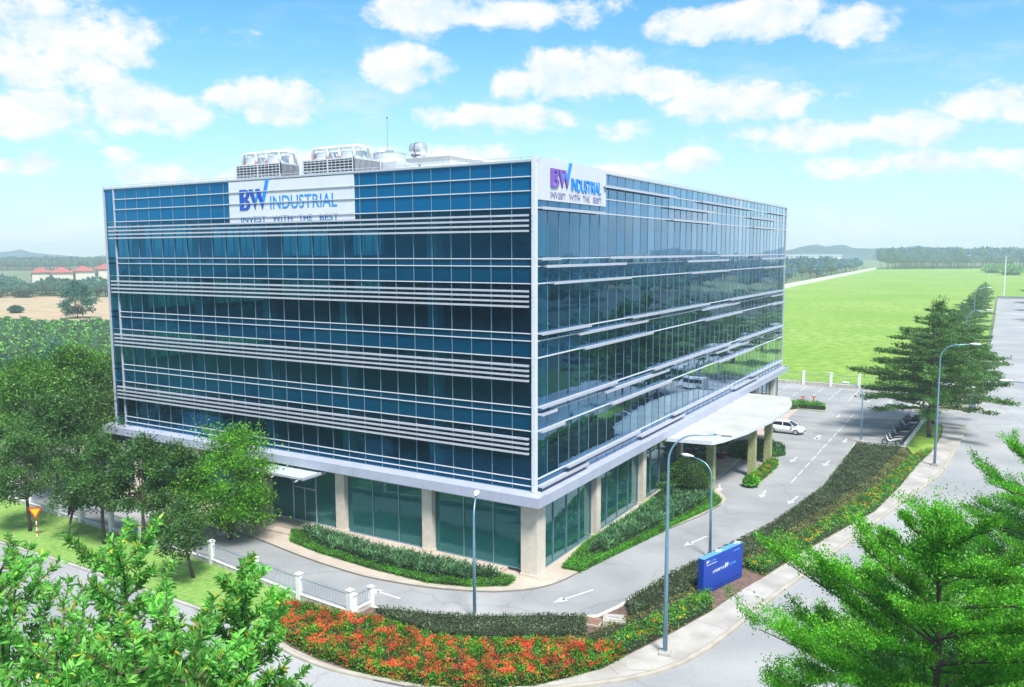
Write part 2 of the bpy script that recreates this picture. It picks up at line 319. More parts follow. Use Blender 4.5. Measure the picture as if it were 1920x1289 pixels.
# ---- leaves: numpy arrays of positions / directions / sizes -> one mesh
def unit(a): return a / (np.linalg.norm(a, axis=1, keepdims=True) + 1e-9)
def leaf_geo(pos, dirs, ln, wd, curve=0., nseg=2):
    """pos Nx3, dirs Nx3 (unit growth direction), ln, wd arrays. Diamond (nseg 2) or longer curved leaf (nseg 3)."""
    n = len(pos); side = unit(np.cross(dirs, rng.normal(size=(n, 3)))); nor = np.cross(side, dirs)
    ln = np.broadcast_to(ln, (n,))[:, None]; wd = np.broadcast_to(wd, (n,))[:, None]
    if nseg == 2:
        v = np.stack([pos, pos+dirs*ln*.45+side*wd*.5+nor*ln*.06, pos+dirs*ln, pos+dirs*ln*.45-side*wd*.5+nor*ln*.06], 1); quads = [(0, 1, 2, 3)]
    else:
        cv = nor*ln*curve
        v = np.stack([pos, pos+dirs*ln*.3+side*wd*.5+cv*.3, pos+dirs*ln*.3-side*wd*.5+cv*.3, pos+dirs*ln*.68+side*wd*.42+cv*.25, pos+dirs*ln*.68-side*wd*.42+cv*.25, pos+dirs*ln*.98-cv*.5+side*wd*.02, pos+dirs*ln-cv*.5], 1)
        quads = [(0, 2, 1, 1), (1, 2, 4, 3), (3, 4, 6, 5)]
    return v, quads
def leaves(name, pos, dirs, ln, wd, mats, parent=None, curve=.15, nseg=2):
    v, quads = leaf_geo(pos, dirs, ln, wd, curve, nseg); n, k = v.shape[:2]
    me = bpy.data.meshes.new(name); me.vertices.add(n*k); me.vertices.foreach_set('co', v.reshape(-1).astype(np.float32))
    sizes = [len(dict.fromkeys(q)) for q in quads]; idx = [list(dict.fromkeys(q)) for q in quads]
    flat = np.concatenate([np.array(q) for q in idx]); tot = len(flat)
    li = (flat[None, :] + (np.arange(n)*k)[:, None]).reshape(-1)
    st = np.cumsum([0]+sizes[:-1]); ls = (st[None, :] + (np.arange(n)*tot)[:, None]).reshape(-1); lt = np.tile(sizes, n)
    me.loops.add(len(li)); me.loops.foreach_set('vertex_index', li.astype(np.int32))
    me.polygons.add(len(ls)); me.polygons.foreach_set('loop_start', ls.astype(np.int32)); me.polygons.foreach_set('loop_total', lt.astype(np.int32))
    me.materials.append(mats); me.update(calc_edges=True); return link(name, me, parent)

def broad_tree(name, label, loc, h, r, leafm, n=5000, seed=0, ls=.28, trunk_h=.35, lean=(0, 0), group=None, barkm=None, squash=1., clumps=46, cat='tree'):
    rg = np.random.default_rng(seed); t = thing(name, label, cat, (loc[0], loc[1], 0), rg.uniform(0, 6), group)
    n = int(n*1.25); ls = ls*.84; th = h*trunk_h; top = np.array([lean[0], lean[1], h*.72]); mb = MB(); r0 = .012*h+.035
    stem = [(0, 0, -.1), (lean[0]*.3+.05, lean[1]*.3, th*.6), (lean[0]*.6, lean[1]*.6, th*1.2), tuple(top)]
    mb.tube(stem, [r0*1.25, r0, r0*.75, r0*.2], 7)
    cz = th + (h-th)*.5; rz = (h-th)*.53*squash
    u = rg.normal(size=(clumps, 3)); u = u/np.linalg.norm(u, axis=1, keepdims=True)
    rad = rg.uniform(.45, 1.0, (clumps, 1))**.6; cc = u*rad*np.array([r, r, rz]); cc[:, :2] *= (1-.35*np.clip(cc[:, 2:3]/rz, -1, 1)); cc += np.array([lean[0], lean[1], cz])
    for i in range(0, clumps, 3):
        b = cc[i]; f = rg.uniform(.25, .9); a = np.array([lean[0]*.6*f, lean[1]*.6*f, th*(.8+.5*f)]); mid = (a+b)/2+np.array([0, 0, .25*rg.uniform(-1, .3)])
        mb.tube([a, mid, b], [r0*.4, r0*.25, r0*.08], 5, cap=False)
    mb.build('trunk', barkm or bark, t, smooth=True)
    ci = rg.integers(0, clumps, n); cr = (r*.30)*rg.uniform(.6, 1.25, clumps)
    off = rg.normal(size=(n, 3))*.55; off[:, 2] *= .62; pos = cc[ci]+off*cr[ci][:, None]
    d = unit(off+rg.normal(size=(n, 3))*.7+np.array([0, 0, .15])); s = ls*rg.uniform(.6, 1.2, n)
    leaves('crown', pos, d, s, s*.62, leafm, t); return t

def layer_tree(name, label, loc, h, r, leafm, n=16000, seed=0, ls=.15, group=None, base=.32, whorls=11, rise=.22, trunk_r=.16, width=.20, fan=.8):
    """tiered tree: whorls of long near-level limbs carrying flat sprays of small leaves"""
    rg = np.random.default_rng(seed); t = thing(name, label, 'tree', (loc[0], loc[1], 0), rg.uniform(0, 6), group)
    mb = MB(); k = 10; mb.tube([(.06*math.sin(i*1.3), .06*math.cos(i*1.7), h*.985*i/k-.05) for i in range(k+1)], [trunk_r*(1-.93*i/k)+.012 for i in range(k+1)], 8)
    A_ = []; W_ = []; pos = []; dirs = []
    for w_ in range(whorls):
        f = w_/(whorls-1); z = h*(base+(1-base)*f**.9*.97); rr_ = r*(1-f)**.72*(.75+.25*min(1, f*6)) + .25
        nb = 6 if f < .8 else 4
        for b in range(nb):
            a = 2*math.pi*(b+rg.uniform(-.3, .3))/nb + w_*2.4; L_ = rr_*rg.uniform(.72, 1.12); up = rise*(1+.9*f)*rg.uniform(.6, 1.4)
            dz = rg.uniform(-.1, .25)
            p0 = np.array([0, 0, z+dz]); dr = np.array([math.cos(a), math.sin(a), up]); pts = [p0+dr*L_*s_+np.array([0, 0, -.10*L_*s_*s_+.04*math.sin(7*s_+b)]) for s_ in (0, .3, .6, 1)]
            mb.tube(pts, [trunk_r*.34*(1-.6*f), trunk_r*.22*(1-.6*f), trunk_r*.13, .012], 5, cap=False)
            W_.append(L_**1.6); A_.append((p0, dr, L_, a, b))
            for q in range(5):                                    # side limbs seen from below and above
                s_ = .25+.15*q; pt = p0+dr*L_*s_+np.array([0, 0, -.10*L_*s_*s_]); sg = 1 if q % 2 else -1; aa = a+sg*.6
                e = pt+np.array([math.cos(aa), math.sin(aa), up*1.1])*L_*.32*(1-s_*.4); mb.tube([pt, e], [.018, .006], 4, cap=False)
    mb.build('trunk', bark, t, smooth=True)
    W_ = np.array(W_); W_ /= W_.sum(); cnt = (W_*n).astype(int)
    for (p0, dr, L_, a, b), c in zip(A_, cnt):
        if c < 3: continue
        # sprays: twigs leaving the limb in a flat fan
        nt_ = max(6, int(L_*9)); ts = rg.uniform(.03, 1, nt_)**.8; sg = rg.choice([-1, 1], nt_); ang = a+sg*rg.uniform(.2, fan, nt_); tl = L_*(.30+.10*fan)*(1.15-ts*.65)*rg.uniform(.5, 1.1, nt_)
        ti = rg.integers(0, nt_, c); u = rg.uniform(0, 1, c)**.8
        s_ = ts[ti]; bp = p0+dr*L_*s_[:, None]; bp[:, 2] += -.10*L_*s_*s_
        td = np.stack([np.cos(ang[ti]), np.sin(ang[ti]), np.full(c, dr[2]*1.2)], 1)
        q = bp+td*(tl[ti]*u)[:, None]; q += rg.normal(size=(c, 3))*np.array([.07, .07, .055])*(1+L_*width*.5); q[:, 2] += .05+.03*u
        pos.append(q); dirs.append(unit(td*.6+rg.normal(size=(c, 3))*np.array([.6, .6, .35])+np.array([0, 0, .35])))
    c = n//40; q = rg.normal(size=(c, 3))*np.array([.35, .35, .5])+np.array([0, 0, h*.95]); pos.append(q); dirs.append(unit(rg.normal(size=(c, 3))+np.array([0, 0, 1])))
    pos = np.concatenate(pos); dirs = np.concatenate(dirs); s = ls*rg.uniform(.6, 1.25, len(pos))
    leaves('crown', pos, dirs, s, s*.55, leafm, t); return t

def stem_tree(name, label, loc, h, seed, nleaf=3000, r=2.2, crown_from=.5, ls=.24, group=None, leafm=None):
    nleaf = int(nleaf*1.3)
    """slender young tree with steep whippy branches and long narrow leaves"""
    rg = np.random.default_rng(seed); t = thing(name, label, 'tree', (loc[0], loc[1], 0), 0, group); mb = MB()
    def curve(p, d, ln, bend, k=7):
        pts = [np.array(p, float)]; d = np.array(d, float)
        for i in range(k):
            d = d+rg.normal(size=3)*bend+np.array([0, 0, .05]); d /= np.linalg.norm(d); pts.append(pts[-1]+d*ln/k)
        return np.array(pts)
    main = curve((0, 0, 0), (0, 0, 1), h, .012, 14); mb.tube(main, [.09*(1-.93*i/14)+.004 for i in range(15)], 7)
    tw = [main[int(14*.72):]]; nb = 44
    for i in range(nb):
        f = crown_from+(1-crown_from)*i/nb*.97; x = f*14; j = min(13, int(x)); p = main[j]+(main[j+1]-main[j])*(x-j)
        a = i*2.399+rg.uniform(-.4, .4); L_ = r*(1.15-(f-crown_from)/(1-crown_from)*.75)*rg.uniform(.65, 1.15); el_ = rg.uniform(.5, 1.1)
        c = curve(p, (math.cos(a), math.sin(a), el_), L_*1.2, .09); mb.tube(c, [.024*(1-.85*q/7)+.003 for q in range(8)], 5, cap=False); tw.append(c[1:])
        for q in range(3):
            b0 = c[2+q]; aa = a+rg.choice([-1, 1])*rg.uniform(.5, 1.1); c2 = curve(b0, (math.cos(aa), math.sin(aa), rg.uniform(.4, 1.2)), L_*.5, .1, 5)
            mb.tube(c2, [.010*(1-.7*z_/5)+.002 for z_ in range(6)], 4, cap=False); tw.append(c2)
    mb.build('trunk', bark, t, smooth=True)
    wl = np.array([np.linalg.norm(c[-1]-c[0]) for c in tw]); cnt = (wl/wl.sum()*nleaf).astype(int)+2; pos = []; dirs = []
    for c, k in zip(tw, cnt):
        u = rg.uniform(0, 1, k)**.75*(len(c)-1.001); j = u.astype(int); p = c[j]+(c[j+1]-c[j])*(u-j)[:, None]; d = unit(c[j+1]-c[j])
        o_ = unit(np.cross(d, rg.normal(size=(k, 3)))); pos.append(p); dirs.append(unit(d*rg.uniform(.2, 1.1, (k, 1))+o_+np.array([0, 0, rg.uniform(-.3, .3)])))
    pos = np.concatenate(pos); dirs = np.concatenate(dirs); s = ls*rg.uniform(.45, 1.3, len(pos))
    leaves('crown', pos, dirs, s, s*.26, leafm or L_aca, t, curve=.22, nseg=3); return t

def in_poly(P_, poly):
    x, y = P_[:, 0], P_[:, 1]; c = np.zeros(len(P_), bool); n = len(poly); j = n-1
    for i in range(n):
        xi, yi = poly[i]; xj, yj = poly[j]
        c ^= ((yi > y) != (yj > y)) & (x < (xj-xi)*(y-yi)/((yj-yi) or 1e-9)+xi); j = i
    return c
def sample_poly(poly, n):
    a = np.array(poly); lo, hi = a.min(0), a.max(0); o = []; k = 0
    while k < n:
        p = rng.uniform(lo, hi, (n*2, 2)); p = p[in_poly(p, poly)]; o.append(p); k += len(p)
        if len(o) > 60: break
    return np.concatenate(o)[:n]
def poly_area(poly): return abs(sum(poly[i][0]*poly[(i+1) % len(poly)][1]-poly[(i+1) % len(poly)][0]*poly[i][1] for i in range(len(poly))))/2
def edge_samples(poly, n):
    a = np.array(poly); b = np.roll(a, -1, 0); l = np.linalg.norm(b-a, axis=1); i = rng.choice(len(a), n, p=l/l.sum()); u = rng.uniform(0, 1, (n, 1)); return a[i]+(b[i]-a[i])*u

def hedge(name, label, poly, h, leafm, cat='hedge', dens=110, ls=.13, bumpy=.12, flowers=None, group=None, strap=False, asp=.5, fs=.075, lump=1.3):
    """planted bed: dark inner mass with leaves on top and sides; flowers = list of (material, per m2, name)"""
    t = thing(name, label, cat, (poly[0][0], poly[0][1], 0), 0, group); ox, oy = poly[0]; pl = [(x-ox, y-oy) for x, y in poly]
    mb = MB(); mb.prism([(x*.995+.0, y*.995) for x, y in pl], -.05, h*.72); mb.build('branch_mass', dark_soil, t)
    ar = poly_area(pl); n = int(ar*dens); p = sample_poly(pl, n)
    lumpf = lambda q: bumpy*(np.sin(q[:, 0]*lump*2.1+1)*np.sin(q[:, 1]*lump*1.7)+.6*np.sin(q[:, 0]*lump*4.3+q[:, 1]*lump*3.1))
    z = h*rng.uniform(.66, 1.0, n)+lumpf(p)
    e = edge_samples(pl, int(n*.55)); e = e+rng.normal(size=e.shape)*.06; ze = rng.uniform(.02, 1, len(e))*h
    pos = np.concatenate([np.c_[p, z], np.c_[e, ze]]); m_ = len(pos)
    if strap: d = unit(rng.normal(size=(m_, 3))*np.array([.8, .8, .3])+np.array([0, 0, .8]))
    else: d = unit(rng.normal(size=(m_, 3))+np.array([0, 0, .5]))
    s = ls*rng.uniform(.6, 1.3, m_); leaves('foliage', pos, d, s, s*asp, leafm, t, nseg=3 if strap else 2, curve=.25)
    for fm, fd, fn in (flowers or []):
        k = max(3, int(ar*fd/7)); c = sample_poly(pl, k*2); dn = np.sin(c[:, 0]*1.9+1.3*np.sin(c[:, 1]*1.1))*np.sin(c[:, 1]*2.3+c[:, 0]*.7)+.5*np.sin(c[:, 0]*5.1+c[:, 1]*3.7); c = c[dn > rng.uniform(-.8, .7, len(c))][:k]; c2 = edge_samples(pl, k//4); zc = np.r_[h*rng.uniform(.9, 1.05, len(c))+lumpf(c), rng.uniform(.3, .95, len(c2))*h]
        c = np.r_[c, c2]; q = 12; pp = np.repeat(np.c_[c, zc], q, 0)+rng.normal(size=(len(c)*q, 3))*np.array([.08, .08, .03])
        leaves(fn, pp, unit(rng.normal(size=pp.shape)+np.array([0, 0, .8])), fs*rng.uniform(.7, 1.3, len(pp)), fs*.9, fm, t)
    return t
def forest(name, label, pts, h, r, leafm, per=60, ls=1.3, kind='stuff', cat=None, seed=3):
    """far wood that reads as one mass: every crown is a ragged dome of leaf clumps on a stem"""
    rg = np.random.default_rng(seed); pos = []; dr = []; mb = MB()
    for (x, y) in pts:
        hh = h*rg.uniform(.75, 1.2); rr = r*rg.uniform(.8, 1.25); u = unit(rg.normal(size=(per, 3))); u[:, 2] = np.abs(u[:, 2])*1.0-.25
        pos.append(u*np.array([rr, rr, hh*.42])*rg.uniform(.75, 1.05, (per, 1))+np.array([x, y, hh*.58])); dr.append(unit(u+rg.normal(size=(per, 3))*.6))
        mb.tube([(x, y, 0), (x, y, hh*.6)], [.25, .12], 4, cap=False)
        mb.lathe((x, y, hh*.34), [(rr*.25, 0), (rr*.75, hh*.14), (rr*.72, hh*.32), (rr*.2, hh*.56)], 6)
    pos = np.concatenate(pos); dr = np.concatenate(dr); s = ls*rg.uniform(.6, 1.3, len(pos))
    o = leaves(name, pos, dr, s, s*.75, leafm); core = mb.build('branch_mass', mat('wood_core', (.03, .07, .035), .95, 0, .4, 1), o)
    return tagit(o, label, cat or 'forest', None, kind)
def pts_in(poly, n): return [tuple(p) for p in sample_poly(poly, n)]

# ================================================================== SETTING
def struct(name, mb, m, cat=None): return tagit(mb.build(name, m), kind='structure')
ground_mat('grass_ground', (.13, .30, .045), (.20, .38, .07), (.26, .38, .11), .35, 3.0, .5, 6)
ground_mat('verge_grass', (.05, .12, .03), (.08, .16, .04), (.10, .13, .06), .3, 2.)
ground_mat('meadow', (.21, .345, .045), (.31, .42, .09), (.155, .285, .035), .022, .45, 1.0, 1.0)
ground_mat('scrub_ground', (.12, .19, .07), (.26, .24, .15), (.10, .16, .07), .02, .25, .6, 1.)
ground_mat('dry_grass', (.42, .30, .20), (.28, .30, .13), (.48, .35, .24), .02, .15, .6, 1.)
def grid_sheet(x0, x1, y0, y1, z, n=24):
    mb = MB(); xs = np.linspace(x0, x1, n+1); ys = np.linspace(y0, y1, n+1)
    mb.add([(x, y, z) for y in ys for x in xs], [(j*(n+1)+i, j*(n+1)+i+1, (j+1)*(n+1)+i+1, (j+1)*(n+1)+i) for j in range(n) for i in range(n)]); return mb
struct('ground', grid_sheet(-3000, 2500, -1500, 3600, -.16), MT['scrub_ground'])

ground_mat('lot_asphalt', (.32, .325, .33), (.38, .38, .385), (.27, .275, .285), .07, .22, .25, 25, .85, .11)
ground_mat('road_asphalt', (.34, .34, .35), (.42, .42, .425), (.30, .305, .315), .04, .12, .25, 25, .85, .07)
asph, asph2 = MT['lot_asphalt'], MT['road_asphalt']
# compound asphalt, public road
inner_k = smooth_line([(-9.2, -14.4), (-6, -15.3), (-2, -15.3), (3.2, -13.9), (7.75, -11.1)] + GP([(1276,1243),(1444,1121),(1597,1010),(1690,941),(1740,905),(1766,882),(1785,850),(1802,818)]), 4)
road_l = [(-250, -14.2), (-60, -14.0), (-30, -13.9)] + inner_k
outer_k = smooth_line([(-8, -27), (4, -25.5), (13, -20.5), (20, -11.5), (25.5, 2), (29, 16), (31.5, 34), (33, 58)], 4)
mb = MB(); mb.prism(road_l + [(22.4, 68), (23.6, 120), (23.7, 250), (23.3, 396), (34.4, 398), (34, 250), (33.6, 120)] + outer_k[::-1] + [(-60, -27), (-250, -27)], None, -.004); struct('road', mb, asph2)
lot = GP([(20,938),(150,977),(430,1064),(560,1124),(657,1157),(697,1138),(740,1151),(800,1159),(900,1164),(1000,1161),(1120,1158),(1160,1140),(1250,1085),(1330,1045),(1450,985),(1545,915),(1605,832),(1697,838),(1733,788)])
lot += [(17.6, 66.2), (20.4, 68.2), (22.5, 68.4), (23.0, 77.5), (21.6, 79), (21, 91), (-62, 94), (-62, -5.6)]
mb = MB(); mb.prism(lot, None, 0.0); struct('driveway', mb, asph)
# paving round the building, with a kerb face
kerb_px = smooth_line(GP([(330,965),(460,1004),(560,1043),(640,1070),(700,1086),(800,1103),(900,1111),(960,1110),(1010,1104),(1060,1088),(1150,1040),(1250,995),(1310,970),(1352,948)]), 4)
lefty = [(-62, -1.2), (-48, -2.0), (-38, -2.9)]
walk = lefty + kerb_px + GP([(1362,938),(1345,918),(1320,935)]) + [(3.2, 27.5), (3.0, 44), (2.4, 72), (-44.5, 72), (-60, 72)]
mb = MB(); mb.prism(walk, -.1, .11); struct('walkway', mb, walk_m)
mb = MB(); strip(mb, lefty + kerb_px, .28, .125, -.1, side=1); struct('kerb', mb, kerb_m)
# raised entrance floor and steps on the left side
mb = MB(); mb.box(-44.2, -2.2, -1.25, .45, 0, .33); struct('step', mb, walk_m)
mb = MB(); mb.box(-24.2, -18.0, -2.15, -1.25, .05, .24); struct('step', mb, walk_m)
# outer paving
pv_out = inner_k
pv_in = GP([(500,1188),(545,1218),(600,1243),(700,1277),(760,1289),(1000,1291),(1130,1258),(1170,1236),(1262,1190),(1330,1152),(1395,1107),(1430,1087),(1500,1042),(1560,1007),(1640,962),(1690,912),(1722,864),(1748,848),(1764,822),(1768,802),(1752,787),(1737,786)])
pv = pv_out + [(22.2, 67.5)] + [(20.3, 68.0), (17.4, 65.9)] + pv_in[::-1]
mb = MB(); mb.prism(pv, -.1, .11); struct('pavement', mb, conc)
mb = MB(); strip(mb, inner_k + [(22.15, 67.5)], .26, .13, -.1, side=-1); struct('kerb', mb, kerb_m)
mb = MB(); strip(mb, inner_k + [(22.15, 67.5)], .35, .004, None, side=-1)
mb2 = MB(); strip(mb2, [(x, y) for x, y in [(p[0], p[1]) for p in inner_k]], .03, .1345, None, side=1); struct('kerb', mb2, joint_m)
# pavement joints (thin dark seams every few metres)
mb = MB()
for i in range(6, len(inner_k)-1, 2):
    a = Vector(inner_k[i]); b = Vector(inner_k[i+1]); d = (b-a).normalized(); nn = Vector((-d.y, d.x)); s_ = a+nn*.3; e = a+nn*2.0
    mb.bar((s_.x, s_.y, .111), (e.x, e.y, .111), .03, .006)
struct('pavement', mb, joint_m)
# verge on the far side of the road, grass along the left fence, planting soil
mb = MB(); mb.prism([(-250, -27.3), (-60, -27.3)] + [(x, y) for x, y in outer_k] + [(34.0, 120), (34.4, 250), (34.8, 398), (58, 398), (58, -75), (-250, -75)], -.15, .06); struct('verge', mb, MT['verge_grass'])
lawn = [(-250, -13.7), (-38, -13.7), (-30, -13.6), (-9.6, -14.1)] + GP([(530,1150),(560,1128),(430,1068),(300,1028),(150,980),(20,941)]) + [(-62, -7.2), (-250, -7.2)]
mb = MB(); mb.prism(lawn, -.1, .08); struct('lawn', mb, MT['grass_ground'])
mb = MB(); strip(mb, [(-250, -13.95), (-38, -13.95), (-30, -13.85), (-9.4, -14.3)], .22, .12, -.1); struct('kerb', mb, conc)
patch = GP([(1700,840),(1735,790),(1752,790),(1766,803),(1762,822),(1745,846),(1715,858)])
mb = MB(); mb.prism(patch, -.05, .13); struct('lawn', mb, MT['meadow'])
bed = GP([(500,1188),(657,1159),(697,1141),(800,1161),(900,1166),(1000,1163),(1120,1160),(1160,1142),(1250,1087),(1330,1047),(1450,987),(1545,917),(1605,834),(1697,840),(1716,864),(1690,912),(1640,962),(1560,1007),(1500,1042),(1430,1087),(1395,1107),(1330,1152),(1262,1190),(1170,1236),(1130,1258),(1000,1291),(760,1289),(700,1277),(600,1243),(545,1218)])
mb = MB(); mb.prism(bed, -.05, .08); struct('soil', mb, soil)
outer_kerb = GP([(697,1140),(740,1152),(800,1160),(900,1165),(1000,1162),(1120,1159),(1160,1141),(1250,1086),(1330,1046),(1450,986),(1545,916),(1605,833),(1697,839)])
mb = MB(); strip(mb, outer_kerb, .2, .15, -.1); struct('kerb', mb, kerbw)
mb = MB(); strip(mb, GP([(1697,839),(1734,788)]), .28, .42, -.1); tagit(mb.build('low_wall', kerbw), 'low white kerb wall behind the parked motorbikes', 'wall')

# markings
mb = MB()
def arrow(px, py, ang, L_=2.6, w_=.16, turn=0, hs=1.0):
    x, y = G(px, py); ca, sa = math.cos(ang), math.sin(ang)
    T = lambda u, v: (x+ca*u-sa*v, y+sa*u+ca*v, .008)
    mb.add([T(-L_/2, -w_/2), T(L_*.25, -w_/2), T(L_*.25, w_/2), T(-L_/2, w_/2)], [(0, 1, 2, 3)])
    mb.add([T(L_*.2, -.34*hs), T(L_*.2+.95*hs, 0), T(L_*.2, .34*hs)], [(0, 1, 2)])
    if turn: mb.add([T(-.1, 0), T(.15, 0), T(.5, .75*turn), T(.25, .85*turn)], [(0, 1, 2, 3) if turn > 0 else (3, 2, 1, 0)])
def ang_px(a, b):
    a = G(*a); b = G(*b); return math.atan2(b[1]-a[1], b[0]-a[0])
arrow(722, 1114, ang_px((745,1120),(697,1105)), 2.6)
for a, b, L_ in [((1107,1108),(1042,1129),3.4),((1325,1006),(1283,1024),3.0),((1497,930),(1478,945),2.6),((1438,917),(1425,935),2.3),((1349,906),(1350,922),1.9),((1556,863),(1545,874),2.4),((1540,816),(1532,825),2.4),((1535,816),(1529,824),2.3),((1495,857),(1484,866),2.2),((1590,820),(1581,832),2.3),((1575,776),(1569,784),2.4)]:
    arrow((a[0]+b[0])/2, (a[1]+b[1])/2, ang_px(a, b), L_)
x0, y0 = G(1483, 906); x1, y1 = G(1602, 776)
k = 12
for i in range(k):
    f0, f1 = i/k, i/k+.74/k
    mb.bar((x0+(x1-x0)*f0, y0+(y1-y0)*f0, .006), (x0+(x1-x0)*f1, y0+(y1-y0)*f1, .006), .11, .004)
for i in range(8):                                   # bays on the building side
    yb = 49.2+2.75*i; mb.bar((1.9+.1, yb, .006), (7.0, yb+.1, .006), .10, .004)
for i in range(9):                                   # bays by the motorbikes
    yb = 54.0+1.9*i if i < 6 else 63.5+2.6*(i-5); mb.bar((11.7+.05*i, yb, .006), (15.6+.1*i, yb-.1, .006), .09, .004)
for i in range(10): mb.bar((-11+2.6*i, 85.2, .006), (-11+2.6*i, 90.2, .006), .10, .004)
for i in range(10): mb.bar((-11+2.6*i, 79.4, .006), (-11+2.6*i, 83.9, .006), .10, .004)
struct('road_marking', mb, paint)
# drain line across the far road and seams
mb = MB(); mb.bar((20.6, 228, .002), (31.6, 365, .002), .35, .004); mb.bar((23.4, 384, .2), (34.4, 384, .2), .5, .8); struct('drain', mb, joint_m)
mb = MB(); mb.bar((23.2, 386, .3), (34.6, 387, .3), .4, 1.1); tagit(mb.build('road_barrier', mat('barrier_blue', (.12, .16, .30), .6)), 'low dark blue barrier across the far end of the road', 'barrier')

# meadow, dry field, hills, far ground
mb = MB(); mb.prism([(-230, 92.6), (22.6, 92.6), (22.9, 250), (22.6, 402), (62, 402), (66, 1128), (-60, 1128), (-104, 985), (-90, 640), (-83, 450), (-75, 300), (-70, 200)], None, -.05); struct('meadow', mb, MT['meadow'])
mb = MB(); mb.prism(GP([(-60,650),(230,650),(230,556),(-60,556)]), None, -.05); struct('field', mb, MT['dry_grass'])
ground_mat('rough_grass', (.03, .08, .065), (.05, .10, .08), (.10, .10, .09), .05, .2)
mb = MB(); mb.prism([(45, -60), (520, -60), (520, 390), (45, 390)], None, .07); struct('field', mb, MT['rough_grass'])
def hills(name, az0, az1, dist, hgt, seed, col):
    rg = np.random.default_rng(seed); n = 80; ph = rg.uniform(0, 6, 6); vs = []; fs = []
    for i in range(n+1):
        a = az0+(az1-az0)*i/n; h_ = hgt*(.55+.18*math.sin(a*23+ph[0])+.14*math.sin(a*51+ph[1])+.06*math.sin(a*170+ph[2])+.04*math.sin(a*410+ph[3]))
        dx, dy = math.sin(a), math.cos(a)
        for d_, z in ((dist-220, -.5), (dist-60, h_*.8), (dist, h_), (dist+260, -.5)): vs.append((CX+dx*d_, CY+dy*d_, z))
    for i in range(n):
        for j in range(3): k = i*4+j; fs.append((k, k+4, k+5, k+1))
    mb = MB(); mb.add(vs, fs); return tagit(mb.build(name, mat('hill_haze_blue', (.05, .09, .13), .95, 0, .3, .01, bump=.6, bscale=.08), smooth=True), kind='structure')  # hill colour carries painted-in haze blue; hills stand beyond the haze box
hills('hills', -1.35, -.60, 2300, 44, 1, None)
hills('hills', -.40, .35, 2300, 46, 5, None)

# ================================================================== OFFICE BUILDING
W_, D_ = 43.7, 68.5
A = lambda i: 6.75 + 4.75*i
ZB, ZT = 5.94, 27.15
XR = .15
PL, PR = 1.5678, 1.5823
ob = thing('office_building', 'blue glass office block with white horizontal fins and two white company signs', 'building', (0, 0, 0))
def prt(name, mb, m, par=None, smooth=False): return mb.build(name, m, par or ob, smooth)
XL = -W_; NP = 27
levels_T = (26.125, 25.24, 24.18)
def panes(face, z0, z1, off, m, name, tilt=.0022, end_strip=False):
    """one strip of glass panes with small random tilts; face L (y=0), R (x=XR), K (y=D_), S (x=XL)"""
    mb = MB(); step = PL if face in 'LK' else PR; tot = W_ if face in 'LK' else D_; n = int(tot/step)+1
    for i in range(n):
        a, b = i*step+.012, min((i+1)*step, tot)-.012
        if b-a < .1: continue
        t = [off+rnd.uniform(-tilt, tilt) for _ in range(4)]
        if face == 'L': v = [(-b, -t[0], z0), (-a, -t[1], z0), (-a, -t[2], z1), (-b, -t[3], z1)]
        elif face == 'K': v = [(-a, D_+t[0], z0), (-b, D_+t[1], z0), (-b, D_+t[2], z1), (-a, D_+t[3], z1)]
        elif face == 'R': v = [(XR+t[0], a, z0), (XR+t[1], b, z0), (XR+t[2], b, z1), (XR+t[3], a, z1)]
        else: v = [(XL-t[0], b, z0), (XL-t[1], a, z0), (XL-t[2], a, z1), (XL-t[3], b, z1)]
        mb.add(v, [(0, 1, 2, 3)])
    return mb.build(name, m, ob)
def mullions(face, z0, z1, par, wd=.045, dp=.05):
    mb = MB(); step = PL if face in 'LK' else PR; tot = W_ if face in 'LK' else D_
    for i in range(int(tot/step)+1):
        c = i*step
        if c > tot-.1 or i == 0: continue
        if face == 'L': mb.box(-c-wd/2, -c+wd/2, -dp, .12, z0, z1)
        elif face == 'K': mb.box(-c-wd/2, -c+wd/2, D_-.05, D_+dp, z0, z1)
        elif face == 'R': mb.box(XR-.12, XR+dp*.6, c-wd/2, c+wd/2, z0, z1)
        else: mb.box(XL-dp, XL+.05, c-wd/2, c+wd/2, z0, z1)
    w2 = wd/2
    for za, zb in ((z0, z0+.03), (z1-.03, z1)):
        if face == 'L': mb.box(-tot, 0, -dp*.6, .1, za, zb)
        elif face == 'K': mb.box(-tot, 0, D_-.04, D_+dp*.6, za, zb)
        elif face == 'R': mb.box(XR-.1, XR+dp*.4, 0, tot, za, zb)
        else: mb.box(XL-dp*.6, XL+.04, 0, tot, za, zb)
    return mb.build('frame', mullion, par)
zones = []
for i in range(4):
    top = A(i+1)-1.566 if i < 3 else levels_T[2]
    zones.append(('win', A(i), top)); zones.append(('spn', A(i)-.474-(0 if i else .33), A(i)))
    if i < 3: zones.append(('spn', top, A(i+1)-.474))
zones.append(('top', levels_T[2], 27.02))
for face in 'LRKS':
    for kind, z0, z1 in zones:
        if kind == 'win': g = panes(face, z0+.01, z1-.01, 0, glass, 'ribbon_window')
        elif kind == 'spn': g = panes(face, z0+.01, z1-.01, 0, span, 'spandrel_panel')
        else:
            g = panes(face, z0+.01, z1-.01, 0, span_top, 'parapet_panel')
        mullions(face, z0, z1, g)
